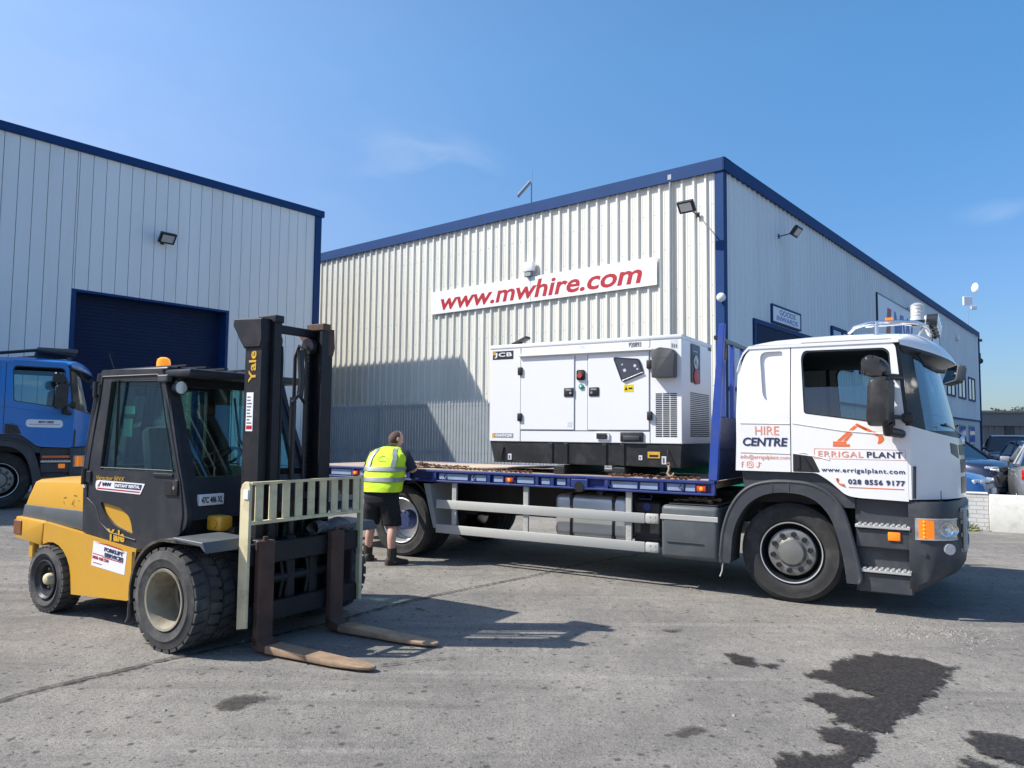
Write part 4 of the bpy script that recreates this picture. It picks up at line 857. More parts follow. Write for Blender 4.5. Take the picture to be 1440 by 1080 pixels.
for k, y in enumerate((-.36, -.1, .2, .5)):
    b = MB(); b.M = T(1.24, y, 2.875) @ rot('Y', R(6)); b.cyl((-.05, 0, 0), (.05, 0, 0), .065, .078, 22); b.cyl((0, 0, -.09), (0, 0, -.05), .02); so = b.build('spot_lamp', 'satin', tr)
    b = MB(); b.M = T(1.24, y, 2.875) @ rot('Y', R(6)); b.cyl((.05, 0, 0), (.058, 0, 0), .073); b.build('spot_lens', 'lens', so)
    b = MB(); b.M = T(1.24, y, 2.875); b.sphere((-.05, 0, 0), .063, 14, 8, (.7, 1, 1)); b.build('spot_back', 'beaconclear', so)
# dashboard clutter seen through the windscreen
b = MB(); rnd = random.Random(4)
for k in range(14): p = (1.14 + rnd.random() * .16, -.9 + rnd.random() * .5, 1.64); b.tube([p, (p[0] + rnd.gauss(0, .03), p[1] + rnd.gauss(0, .05), 1.72 + rnd.random() * .10)], [.02, .006], 6)
b.build('dashboard_plant', mat('dash_leaves', (.10, .14, .04), .7, 0, .5, 20), tr)
b = MB(); b.M = T(1.16, -.80, 1.80) @ rot('X', R(12)); b.sphere((0, 0, 0), .12, 14, 10, (.2, .35, 1.0)); b.build('windscreen_visor_card', 'ply', tr)
# ---------------- lettering on the cab side
Y = -1.2525
text('HIRE', 'lettering', 'fadeorange', tr, side(-.35, Y, 1.682), .235, .088, bold=-.004)
text('CENTRE', 'lettering', 'navy', tr, side(-.475, Y, 1.565), .445, .088, bold=.028, shear=.12)
text('info@errigalplant.com', 'lettering', 'fadeorange', tr, side(-.50, Y, 1.425), .485, .052, bold=-.006)
# social icons
b = MB(); 
def ring(mb, pts, r): mb.tube([(x, Y + .003, z) for x, z in pts], r, 6, True)
ring(b, fillet([(-.435, 1.345), (-.375, 1.345), (-.375, 1.405), (-.435, 1.405)], .018, 3), .0045); ring(b, [(-.405 + .015 * math.cos(k * .7), 1.375 + .015 * math.sin(k * .7)) for k in range(9)], .004)
b.tube([(-.315, Y + .003, 1.405), (-.315, Y + .003, 1.36), (-.33, Y + .003, 1.348), (-.342, Y + .003, 1.36)], .0055, 6); b.tube([(-.315, Y + .003, 1.405), (-.305, Y + .003, 1.392), (-.292, Y + .003, 1.388)], .005, 6); b.build('social_icons', 'fadeorange', tr)
text('f', 'lettering', 'fadeorange', tr, side(-.495, Y, 1.345), .025, .06)
ex = MB()
def plate(mb, pts, th=.002): mb.sheet(pts, lambda x, z: (x, Y + .0022, z), (0, -th, 0))
for x0, x1, z0, z1 in ((.395, .545, 1.572, 1.598), (.395, .515, 1.603, 1.622)): plate(ex, [(x0, z0), (x1, z0), (x1, z1), (x0, z1)])
plate(ex, [(.43, 1.628), (.47, 1.628), (.615, 1.765), (.59, 1.78)]); plate(ex, [(.485, 1.628), (.52, 1.628), (.575, 1.70), (.555, 1.705)])
plate(ex, [(.592, 1.79), (.608, 1.772), (.79, 1.675), (.80, 1.692), (.72, 1.745)]); plate(ex, [(.615, 1.80), (.595, 1.785), (.69, 1.73), (.71, 1.748)])
plate(ex, [(.755, 1.715), (.77, 1.725), (.80, 1.69), (.79, 1.68)]); plate(ex, fillet([(.795, 1.69), (.835, 1.685), (.85, 1.645), (.82, 1.61), (.785, 1.60), (.80, 1.64)], .015, 3))
ex.build('excavator_emblem', 'orange', tr)
fr = MB(); x0, x1, z0, z1, q = .22, 1.025, 1.452, 1.552, .0035
for a in ((x0, x1, z0, z0 + q), (x0, x1, z1 - q, z1)): plate(fr, [(a[0], a[2]), (a[1], a[2]), (a[1], a[3]), (a[0], a[3])])
for a in ((x0, x0 + q), (x1 - q, x1)): plate(fr, [(a[0], z0 + q), (a[1], z0 + q), (a[1], z1 - q), (a[0], z1 - q)])
fr.build('name_frame', 'fadeorange', tr)
text('ERRIGAL', 'lettering', 'fadeorange', tr, side(.258, Y, 1.472), .405, .056, space=1.1)
text('PLANT', 'lettering', 'navy', tr, side(.695, Y, 1.472), .305, .056, bold=.02, space=1.1)
text('www.errigalplant.com', 'lettering', 'navy', tr, side(.285, Y, 1.312), .73, .056, bold=.012, space=1.15)
text('028 8556 9177', 'lettering', 'navy', tr, side(.525, Y, 1.213), .49, .05, bold=.03, space=1.12)
b = MB(); b.tube([(.425, Y + .003, 1.265), (.43, Y + .003, 1.235), (.45, Y + .003, 1.21), (.485, Y + .003, 1.203)], [.014, .008, .008, .014], 8); plate(b, [(.53, 1.178), (1.005, 1.178), (1.005, 1.186), (.53, 1.186)]); b.build('phone_emblem', 'orange', tr)
# ---------------- chassis
b = MB()
for s in (-1, 1): b.box(-7.4, 1.0, s * .40 - .04, s * .40 + .04, .70, .98, .01)
for x in (-7.2, -6.2, -4.3, -3.6, -2.6, -1.6, -.8): b.box(x - .05, x + .05, -.36, .36, .74, .92)
b.box(-6.9, -.8, -.45, .45, .98, 1.04); b.cyl((-5.1, -.6, .48), (-5.1, .6, .48), .13); b.sphere((-5.1, 0, .48), .26, 16, 10); b.cyl((-5.1, 0, .52), (-1.2, 0, .72), .06); b.cyl((-.03, -.9, .48), (-.03, .9, .48), .08)
for s in (-1, 1): b.box(-5.9, -4.3, s * .5 - .04, s * .5 + .04, .56, .64)
b.box(-.3, .5, -.4, .4, .5, 1.1); b.box(-2.6, -1.0, .5, 1.1, .42, .92, .03); b.box(-4.2, -2.9, .55, 1.0, .5, .9, .03)
b.build('chassis', 'chassis', tr)
# fuel tank with straps, battery box, grey side tank
b = MB(); b.box(-2.75, -1.80, -1.13, -.50, .45, .955, .07, 3); ft = b.build('fuel_tank', 'alu', tr)
b = MB()
for x in (-2.52, -1.98): b.box(x - .04, x + .04, -1.142, -.49, .438, .967, .05, 2)
b.build('tank_strap', 'chassis', ft); b = MB(); b.cyl((-2.2, -1.0, .95), (-2.2, -1.0, 1.0), .06); b.build('tank_cap', 'satin', ft)
b = MB(); b.box(-1.74, -1.42, -1.10, -.5, .42, .92, .02); b.box(-1.75, -1.41, -1.12, -.6, .74, .77); b.box(-1.75, -1.41, -1.12, -.6, .50, .52); bb = b.build('battery_box', 'black', tr)
b = MB(); b.cyl((-1.58, -1.11, .86), (-1.58, -1.09, .86), .045, .045, 18); b.tube([(-1.66, -1.13, .95), (-1.52, -1.13, .95), (-1.52, -1.13, 1.0)], .008, 6); b.build('filler_cap', 'deckblue', bb)
b = MB(); b.box(-1.37, -.735, -1.25, -.62, .34, .912, .05, 3); st = b.build('side_locker', 'midgrey', tr)
b = MB(); b.box(-1.372, -.74, -1.2555, -1.24, .755, .81, .004); b.build('locker_band', 'rail', st); b = MB(); b.box(-1.30, -.75, -1.2, -.6, .913, .935, .01); b.tube([(-1.30, -1.258, .52), (-.9, -1.258, .52)], .006, 6); b.build('locker_lid', 'chassis', st)
b = MB(); b.tube([(-.70, -1.22, .36), (-.71, -1.22, .26), (-.73, -1.23, .2)], .008, 6); b.build('lanyard', 'steelstep', tr)
# side guards, near and far side
for s in (-1, 1):
    for z in (.69, .375):
        b = MB(); b.box(-4.44, -1.56, s * 1.235, s * 1.215, z, z + .112, .006, 2); b.box(-1.56, -1.40, s * 1.235, s * 1.19, z, z + .112, .02, 2)
        for x in (-1.5, -1.44): b.cyl((x, s * 1.235, z + .03), (x, s * 1.24, z + .03), .008); b.cyl((x, s * 1.235, z + .08), (x, s * 1.24, z + .08), .008)
        b.build('side_guard_rail', 'rail', tr)
    for x in (-4.17, -3.10, -1.76):
        b = MB(); b.box(x - .035, x + .035, s * 1.212, s * 1.18, .40, 1.03, .004)
        for k in range(12): b.cyl((x, s * 1.2125, .45 + k * .05), (x, s * 1.214, .45 + k * .05), .010, .010, 8)
        b.build('side_guard_post', 'rail', tr)
    # mudguards
    arc = [(-5.10 + .62 * math.cos(R(a)), .48 + .60 * math.sin(R(a))) for a in range(20, 165, 8)]
    b = MB(); b.sheet(arc + [(x * .98 - .102, z - .02) for x, z in arc[::-1]], lambda x, z: (x, s * 1.2, z), (0, -s * .6, 0)); b.build('mudguard', 'black', tr)
    b = MB(); b.sheet([(-4.66, 1.0), (-4.56, 1.0), (-4.43, .43), (-4.49, .43)], lambda x, z: (x, s * 1.22, z), (0, -s * .5, 0)); b.build('mud_flap', 'galvflap', tr)
    b = MB(); b.sheet([(-5.62, .92), (-5.76, .92), (-5.78, .44), (-5.70, .44)], lambda x, z: (x, s * 1.22, z), (0, -s * .5, 0)); b.build('mud_flap', 'galvflap', tr)
    # deck side rave
    b = MB(); X0, X1 = -7.1, -.775
    b.box(X0, X1, s * 1.25, s * 1.15, 1.155, 1.185, .004); b.box(X0, X1, s * 1.25, s * 1.17, 1.03, 1.052, .004); b.box(X0, X1, s * 1.205, s * 1.19, 1.052, 1.155)
    x = X0 + .02
    for x in (-7.05, -6.4, -5.9, -5.35, -4.9, -4.46, -3.62, -2.93, -2.72, -2.50, -2.02, -1.36, -.79): b.box(x - .02, x + .02, s * 1.245, s * 1.2, 1.052, 1.155)
    rv = b.build('side_rave', 'deckblue', tr)
    for x0, x1 in ((-7.0, -6.45), (-6.34, -5.95), (-5.8, -5.4), (-5.28, -4.95), (-4.41, -3.95), (-3.9, -3.67), (-3.56, -3.42), (-3.22, -2.98), (-2.88, -2.76), (-2.67, -2.55), (-1.97, -1.65), (-1.62, -1.41), (-1.31, -1.12), (-1.1, -.99)): b = MB(); b.box(x0, x1, s * 1.222, s * 1.206, 1.063, 1.143, .006); b.build('rave_panel', 'deckpanel', rv)
    for x in (-4.30, -3.85, -3.25, -1.98, -1.15): b = MB(); b.tube([(x, s * 1.235, 1.15), (x - .012, s * 1.24, 1.10), (x + .02, s * 1.24, 1.075), (x + .02, s * 1.235, 1.055)], .008, 6); b.build('rope_hook', 'deckblue', rv)
    for x in (-5.86, -3.32, -.92):
        b = MB(); b.box(x - .05, x + .05, s * 1.247, s * 1.222, 1.072, 1.128, .008, 2); lo = b.build('side_marker_lamp', 'redamber', rv)
        b = MB(); b.sphere((x, s * 1.248, 1.10), .02, 10, 8, (1, .4, 1)); b.build('lamp_bulb', 'amberlit', lo)
b = MB(); b.cyl((-2.36, -1.256, 1.06), (-2.36, -1.15, 1.06), .062, .062, 20); b.build('ratchet_pocket', 'cable', tr); b = MB(); b.box(-2.47, -2.25, -1.252, -1.22, 1.052, 1.15, .01); b.build('pocket_plate', 'deckblue', tr)
# deck boards (one part: plank pattern)
b = MB(); y = -1.148
while y < 1.14: b.box(-7.08, -.80, y, min(y + .284, 1.148), 1.10, 1.178, .004); y += .287
b.build('deck_boards', 'deck', tr)
b = MB(); b.box(-7.13, -7.1, -1.2, 1.2, 1.0, 1.18); b.box(-7.1, -7.05, -1.2, 1.2, .45, .58, .01); b.build('rear_bar', 'deckblue', tr)
# headboard
for s in (-1, 1): b = MB(); b.prism([(-.84, 1.19), (-.745, 1.19), (-.715, 1.84), (-.655, 2.86), (-.715, 2.86), (-.80, 1.84)], 'y', s * 1.25, s * 1.19, .006); b.build('headboard_post', 'headblue', tr)
b = MB(); b.box(-.80, -.75, -1.188, 1.188, 1.19, 1.87, .01); 
for z in (1.35, 1.52, 1.69): b.box(-.75, -.74, -1.1, 1.1, z, z + .012)
b.build('headboard_panel', 'shadepanel', tr)
for y in (-.93, -.55, -.1, .35, .8): b = MB(); b.box(-.79, -.74, y - .03, y + .03, 1.87, 2.70, .006); b.build('headboard_upright', 'headblue', tr)
b = MB(); b.box(-.79, -.74, -1.188, 1.188, 2.70, 2.745, .006); b.tube([(-.69, -1.16, 2.70), (-.68, -1.13, 2.62), (-.69, -1.12, 2.48)], .02, 6); b.build('headboard_rail', 'satin', tr)
# ================================================================ generator on the deck (local frame = lorry frame)
LM = T(TX, TY, 0) @ rot('Z', TYAW)
def on_lorry(x, y, z): return tuple(LM @ Vector((x, y, z)))
gx0, gx1, gy0, gy1, gz0, gz1 = -3.84, -1.24, -.90, .25, 1.57, 2.825
gen = thing('generator', 'white enclosed diesel generator with black base standing on the blue lorry deck', 'generator', on_lorry(-2.54, -.325, 1.29), TYAW)
gen.matrix_world = LM @ T(-2.54, -.325, 1.29) @ T(0, 0, 0)
GI = T(2.54, .325, -1.29)          # lorry coordinates -> generator coordinates
def gmb(): b = MB(); b.M = GI; return b
b = gmb(); b.box(gx0, gx1, gy0, gy1, gz0, gz1 - .05, .006); b.build('canopy', 'genwhite', gen)
b = gmb(); b.box(gx0 - .006, gx1 + .006, gy0 - .008, gy1 + .008, gz1 - .05, gz1, .012, 2); b.box(-2.1, -1.9, -.4, -.2, gz1, gz1 + .05, .01); b.build('roof', 'genwhite', gen)
b = gmb(); b.box(-3.39, -1.58, gy0 - .045, gy0 + .0, 2.655, 2.675, .004)
for k in range(6): b.cyl((-3.3 + k * .33, gy0 - .012, 2.70), (-3.3 + k * .33, gy0, 2.70), .009, .009, 8)
b.build('rain_gutter', 'genwhite', gen)
for x0, x1 in ((-3.365, -2.60), (-2.415, -1.63)):
    b = gmb(); b.box(x0, x1, gy0 - .010, gy0 + .02, 1.722, 2.638, .006); b.build('side_door', 'genwhite', gen)
b = gmb(); b.box(-3.376, -3.366, gy0 - .0015, gy0 + .01, gz0, 2.77); b.box(-3.365, -1.62, gy0 - .0015, gy0 + .01, 1.708, 1.7195); b.box(-2.598, -2.590, gy0 - .0015, gy0 + .01, 1.722, 2.64); b.box(-2.425, -2.4165, gy0 - .0015, gy0 + .01, 1.722, 2.64); b.box(-1.628, -1.619, gy0 - .0015, gy0 + .01, gz0, 2.77)
b.build('panel_gap', 'joint', gen)
for x, z in ((-3.37, 2.47), (-3.37, 1.88), (-1.625, 2.49), (-1.62, 1.89)):
    b = gmb(); b.box(x - .032, x + .032, gy0 - .036, gy0 - .002, z - .052, z + .052, .012, 2); b.build('door_hinge', 'black', gen)
for x0 in (-2.74, -2.40):
    b = gmb(); b.box(x0, x0 + .135, gy0 - .022, gy0 - .002, 2.13, 2.24, .01, 2); ho = b.build('door_handle', 'black', gen)
    b = gmb(); b.box(x0 + .03, x0 + .105, gy0 - .026, gy0 - .0215, 2.205, 2.222); b.cyl((x0 + (.095 if x0 < -2.5 else .04), gy0 - .027, 2.175), (x0 + (.095 if x0 < -2.5 else .04), gy0 - .02, 2.175), .015, .015, 12); b.build('handle_lock', 'steel', ho)
b = gmb(); b.box(-2.565, -2.455, gy0 - .018, gy0 - .001, 2.33, 2.455, .02, 2); eo = b.build('stop_button_plate', 'black', gen)
b = gmb(); b.cyl((-2.51, gy0 - .05, 2.39), (-2.51, gy0 - .015, 2.39), .034, .026, 18); b.build('stop_button', 'redbutton', eo)
b = gmb(); b.cyl((-2.505, gy0 - .012, 2.25), (-2.505, gy0 - .0, 2.25), .034, .034, 20); b.build('green_button', 'green', gen)
b = gmb(); b.sphere((-2.507, gy0 - .012, 2.252), .016, 10, 6); b.build('button_mark', 'signwhite', gen)
wnd = [(-2.085, 2.595), (-1.745, 2.56), (-1.69, 2.385), (-1.965, 2.285)]
b = gmb(); b.prism(fillet(wnd, .035, 4), 'y', gy0 - .022, gy0 - .002, .006); wo = b.build('control_window', 'satin', gen)
b = gmb(); b.prism(fillet([((x + 1.87) * .86 - 1.87, (z - 2.455) * .84 + 2.455) for x, z in wnd], .03, 4), 'y', gy0 - .024, gy0 - .0221); b.build('window_pane', 'housepane', wo)
b = gmb(); b.tube([(-1.955, gy0 - .026, 2.305), (-1.70, gy0 - .026, 2.397)], .008, 6); b.build('window_edge', 'steel', wo)
b = gmb(); 
for x, z, r_ in ((-1.93, 2.43, .02), (-1.80, 2.48, .018), (-1.96, 2.50, .010), (-1.77, 2.44, .012)): b.cyl((x, gy0 - .026, z), (x, gy0 - .0238, z), r_, r_, 14)
b.build('gauges', 'lens', wo)
b = gmb(); b.box(-1.945, -1.825, gy0 - .0125, gy0 - .0102, 2.175, 2.26); yo = b.build('warning_sticker', 'warnyellow', gen)
b = gmb(); b.prism([(-1.935, 2.195), (-1.895, 2.195), (-1.915, 2.24)], 'y', gy0 - .0137, gy0 - .0124); b.box(-1.885, -1.835, gy0 - .0135, gy0 - .0124, 2.205, 2.225); b.build('warning_marks', 'satin', yo)
b = gmb(); b.prism(fillet([(-1.565, 2.325), (-1.295, 2.325), (-1.295, 2.62), (-1.33, 2.65), (-1.46, 2.672), (-1.565, 2.645)], .018, 3), 'y', gy0 - .115, gy0 - .001, .012, 2)
for z in (2.42, 2.55): b.box(-1.555, -1.305, gy0 - .1165, gy0 - .114, z, z + .004)
b.build('control_box', 'lidgrey', gen)
def louvre(mbk, name, x0, x1, z0, z1, cols, rows, mk):
    dx = (x1 - x0) / cols; dz = (z1 - z0) / rows
    for i in range(cols):
        for j in range(rows): mbk(x0 + i * dx + dx * .07, x0 + (i + 1) * dx - dx * .07, z0 + j * dz + dz * .22, z0 + (j + 1) * dz - dz * .22)
b = gmb(); louvre(lambda a, c, d, e: b.box(a, c, gy0 - .003, gy0 + .003, d, e), '', -1.56, -1.295, 1.645, 2.155, 3, 23, 0); b.build('louvre_slots', 'satin', gen)
b = gmb(); louvre(lambda a, c, d, e: b.box(gx1 - .003, gx1 + .003, a, c, d, e), '', -.61, .14, 1.65, 2.18, 12, 23, 0); b.build('louvre_slots', 'satin', gen)
b = gmb(); b.prism(fillet([(-.59, 2.29), (-.26, 2.29), (-.26, 2.75), (-.59, 2.75)], .02, 3), 'x', gx1 + .001, gx1 + .012); ep = b.build('end_panel', 'satin', gen)
b = gmb(); b.lathe([(.085, 0), (.085, .008), (.06, .01), (.05, .004), (0, .004)], (gx1 + .012, -.43, 2.54), 'x', 24); b.lathe([(.02, .004), (.02, .016), (0, .016)], (gx1 + .012, -.43, 2.54), 'x', 14); b.build('end_socket', 'steel', ep)
b = gmb(); b.lathe([(.095, 0), (.095, .008), (.06, .016), (.0, .018)], (gx1 + .012, -.41, 2.37), 'x', 24); b.build('end_socket', 'redbutton', ep); b = gmb(); b.box(gx1 + .012, gx1 + .015, -.52, -.36, 2.66, 2.672); b.build('end_label', 'steel', ep)
# low boxes, badges, texts
for x0, x1, z0, z1 in ((-2.30, -2.15, 1.605, 1.69),):
    b = gmb(); b.box(x0, x1 + .02, gy0 - .012, gy0 - .001, z0, z1, .015, 2); lo = b.build('socket_frame', 'genwhite', gen); b = gmb(); b.box(x0 + .012, x1 - .01, gy0 - .02, gy0 - .011, z0 + .01, z1 - .012, .008); b.build('socket_cover', 'black', lo)
b = gmb(); b.box(-1.99, -1.70, gy0 - .02, gy0 - .001, 1.585, 1.70, .01, 2); lo = b.build('lifting_pocket', 'black', gen); b = gmb(); b.box(-1.95, -1.74, gy0 - .035, gy0 - .0195, 1.60, 1.66, .01, 2); b.build('pocket_handle', 'grey', lo)
def gt(s, x, z, wd, ht, mk, y=gy0 - .0022, **k): return text(s, 'lettering', mk, gen, GI @ side(x, y, z), wd, ht, **k)
b = gmb(); b.box(-3.80, -3.485, gy0 - .002, gy0, 2.635, 2.745); bd = b.build('badge', 'navy', gen)
b = gmb(); b.box(-3.793, -3.492, gy0 - .0026, gy0 - .0015, 2.642, 2.738); b.build('badge_field', 'cable', bd)
b = gmb(); b.box(-3.795, -3.755, gy0 - .0032, gy0 - .002, 2.695, 2.737); b.build('badge_square', 'badgegold', bd)
gt('JCB', -3.775, 2.655, .27, .070, 'signwhite', gy0 - .003, bold=.025, space=1.1)
b = gmb(); b.box(-3.795, -3.475, gy0 - .002, gy0, 1.617, 1.675); b2 = b.build('badge', 'greylabel', gen); b = gmb(); b.box(-3.793, -3.755, gy0 - .0028, gy0 - .0015, 1.619, 1.673); b.build('badge_square', 'badgegold', b2)
gt('G65QS', -3.745, 1.625, .255, .042, 'signwhite', gy0 - .003, bold=.04)
gt('P20893', -1.885, 2.725, .155, .055, 'satin', bold=.01, y=gy0 - .009) if False else gt('P20893', -1.885, 2.70, .155, .06, 'greyink', bold=.012)
b = gmb(); b.box(-1.375, -1.285, gy0 - .0015, gy0, 2.66, 2.765); so = b.build('sticker', 'palelabel', gen)
for x, h_ in ((-1.36, .05), (-1.335, .04), (-1.31, .035)): b = gmb(); b.box(x, x + .014, gy0 - .0028, gy0 - .001, 2.672, 2.672 + h_); b.build('sticker_mark', 'greyink', so)
text('P20893', 'lettering', 'greyink', gen, GI @ T(gx1 + .0012, .10, 2.735) @ rot('Z', R(90)) @ rot('X', R(90)), .15, .05, bold=.01)
b = gmb(); b.box(-2.53, -2.47, gy0 - .002, gy0, 2.685, 2.755); b.build('sticker', 'palelabel', gen); b = gmb(); b.box(-2.69, -2.63, gy0 - .0122, gy0 - .0101, 1.76, 1.82); b.build('sticker', 'palelabel', gen)
# black base / fuel tank, trapezoid sides
b = gmb(); b.prism([(gx0 + .0, gz0 - .001), (gx0 + .07, 1.30), (gx1 - .02, 1.30), (gx1, gz0 - .001)][::-1], 'y', gy0 + .012, gy1 - .012, .01)
for x in (-2.93, -2.72, -2.2, -1.97): b.box(x - .03, x + .03, gy0 - .004, gy0 + .05, 1.30, 1.56, .006)
bo = b.build('base_tank', 'black', gen)
b = gmb(); b.tube([(-3.62, gy0 + .002, 1.50), (-3.66, gy0 - .01, 1.33)], .010, 6); b.build('drain_hose', 'cable', bo)
for x0, x1, z0, z1, mk in ((-3.555, -3.50, 1.335, 1.41, 'palelabel'), (-1.765, -1.72, 1.375, 1.43, 'palelabel'), (-1.485, -1.43, 1.335, 1.425, 'palelabel'), (-1.655, -1.505, 1.40, 1.475, 'warnorange')):
    b = gmb(); b.box(x0, x1, gy0 + .004, gy0 + .013, z0, z1, .002); lo = b.build('base_label', mk, bo)
    if mk == 'warnorange': b = gmb(); b.box(x0 + .02, x1 - .02, gy0 + .003, gy0 + .0041, z0 + .015, z0 + .04); b.build('label_print', 'satin', lo)
    else: b = gmb(); b.box(x0 + .012, x1 - .02, gy0 + .003, gy0 + .0041, z0 + .012, z1 - .015); b.build('label_print', 'greyink', lo)
b = gmb(); b.tube([(-1.41, gy0 + .0, 1.50), (-1.40, gy0 - .02, 1.44), (-1.37, gy0 - .02, 1.36)], .007, 6); b.build('pull_cord', 'cable', bo)
b = gmb(); b.M = GI @ T(-3.72, -.35, 2.87) @ rot('Y', R(-24)); b.cyl((0, 0, -.06), (0, 0, .03), .05, .05, 14); b.M = GI @ T(-3.72, -.35, 2.93) @ rot('Y', R(-22)); b.box(-.11, .15, -.06, .06, -.02, .02, .01); b.box(-.11, .02, -.05, .05, -.06, -.02, .01); b.build('exhaust_flap', 'black', gen)
# bearers under the generator, plywood sheet, chains, green strap
for k, (x, lab) in enumerate(((-2.795, 'black steel bearer under the generator nearer the sheet of plywood'), (-2.0, 'black steel bearer under the generator nearer the lorry cab'))):
    b = MB(); b.box(-.075, .075, -.60, .60, 0, .105, .008); 
    for q in (-.03, .03): b.box(-.06, .06, -.604, -.60, .03 + q * .5, .05 + q * .5)
    o = b.build('bearer', 'black'); tag(o, lab, 'bearer', 'bearers under the generator'); o.matrix_world = LM @ T(x, -.33, 1.1785)
b = MB(); b.grid(lambda u, v: (-1.3 + 2.6 * u, -.42 + .84 * v, .012 + .07 * max(0, u - .45) ** 1.5 + .006 * math.sin(u * 9 + v * 3)), 30, 6, (0, 0, .014)); o = b.build('plywood_sheet', 'ply'); tag(o, 'bowed sheet of tan plywood lying on the deck beside the generator', 'plywood'); o.matrix_world = LM @ T(-4.55, -.28, 1.18) @ rot('Z', R(4))
def chain(path, name, label, n, seed, mk='rust', jitter=.03, ls=.05):
    rnd = random.Random(seed); b = MB(); P = [Vector(p) for p in path]; tot = sum((P[i + 1] - P[i]).length for i in range(len(P) - 1))
    def at(d):
        for i in range(len(P) - 1):
            L = (P[i + 1] - P[i]).length
            if d <= L or i == len(P) - 2: return P[i].lerp(P[i + 1], d / L), (P[i + 1] - P[i]).normalized()
            d -= L
    for k in range(n):
        p, d = at(tot * k / n); p = p + Vector((rnd.gauss(0, jitter * .5), rnd.gauss(0, jitter), abs(rnd.gauss(0, jitter * .35)))); a = math.atan2(d.y, d.x) + rnd.gauss(0, .35)
        b.M = T(*p) @ rot('Z', a) @ rot('X', R(90) * (k % 2) + rnd.gauss(0, .3)); b.tube([(ls * .5 * math.cos(t), ls * .28 * math.sin(t), 0) for t in [q * math.pi / 5 for q in range(10)]], ls * .12, 6, True)
    o = b.build(name, mk); tag(o, label, 'chain', 'chains lying on the lorry deck'); o.matrix_world = LM; return o
c1 = chain([(-5.32, -.74, 1.205), (-5.1, -.80, 1.20), (-4.9, -.70, 1.20), (-4.72, -.78, 1.20), (-4.55, -.9, 1.20), (-3.9, -1.02, 1.20), (-3.05, -1.12, 1.20)], 'chain', 'long rusty chain trailing along the deck from the worker', 62, 1, 'rust', .006)
o = chain([(-5.35, -.70, 1.21), (-5.2, -.85, 1.23), (-5.0, -.72, 1.22), (-5.22, -.66, 1.23), (-4.7, -.62, 1.20), (-4.35, -.66, 1.20)], 'chain', 'tangled rusty chain heap beside the worker\'s hands', 52, 2, 'rust', .03)
chain([(-2.05, -1.08, 1.20), (-1.8, -1.14, 1.20), (-1.5, -1.12, 1.20), (-1.2, -1.18, 1.20), (-.95, -1.16, 1.20)], 'chain', 'rusty chain lying below the right end of the generator', 36, 3, 'rust', .018)
chain([(-1.22, -1.12, .955), (-1.0, -1.0, .96), (-.85, -1.12, .95), (-1.05, -.95, .97), (-.8, -.98, .96), (-1.1, -1.1, .96)], 'chain', 'orange-brown chain heaped on top of the grey side locker', 44, 5, 'rustpale', .025, .045)
b = MB(); b.tube([(0, 0, .13), (.015, -.02, .10), (.0, -.03, .05), (.03, -.04, .015), (.06, -.03, .03), (.07, -.02, .06)], [.010, .013, .016, .018, .014, .008], 10); b.tube([(.018 * math.cos(t), 0, .15 + .018 * math.sin(t)) for t in [k * .7 for k in range(9)]], .006, 6, True)
o = b.build('chain_hook', 'rustpale'); tag(o, 'brass-brown chain hook lying against the generator base', 'hook'); o.matrix_world = LM @ T(-1.36, -1.02, 1.19)
b = MB(); b.grid(lambda u, v: (-.9 + 1.8 * u, .0 + .05 * math.sin(u * 7), .0 + (.09 + .07 * u) * v), 24, 3, (0, .012, 0)); o = b.build('green_strap', 'green'); tag(o, 'green sheet strip lying on the deck behind the generator base', 'strap'); o.matrix_world = LM @ T(-1.75, .36, 1.182)
# green tank with white caps standing beyond the headboard
t = thing('storage_tank', 'green storage tank with white lids standing behind the lorry headboard', 'tank', (4.3, 13.6, 0), R(-31))
b = MB(); b.box(-.9, .9, -.5, .5, .12, 1.86, .08, 3); 
for x in (-.5, 0, .5): b.box(x - .03, x + .03, -.52, -.49, .2, 1.8, .01)
b.build('tank_body', 'tank', t); b = MB(); b.box(-.95, .95, -.55, .55, 0, .12, .01); b.build('skid', 'chassis', t)
for x in (-.6, .1, .65): b = MB(); b.cyl((x, 0, 1.86), (x, 0, 2.02), .10, .09, 18); b.build('lid', 'signwhite', t)
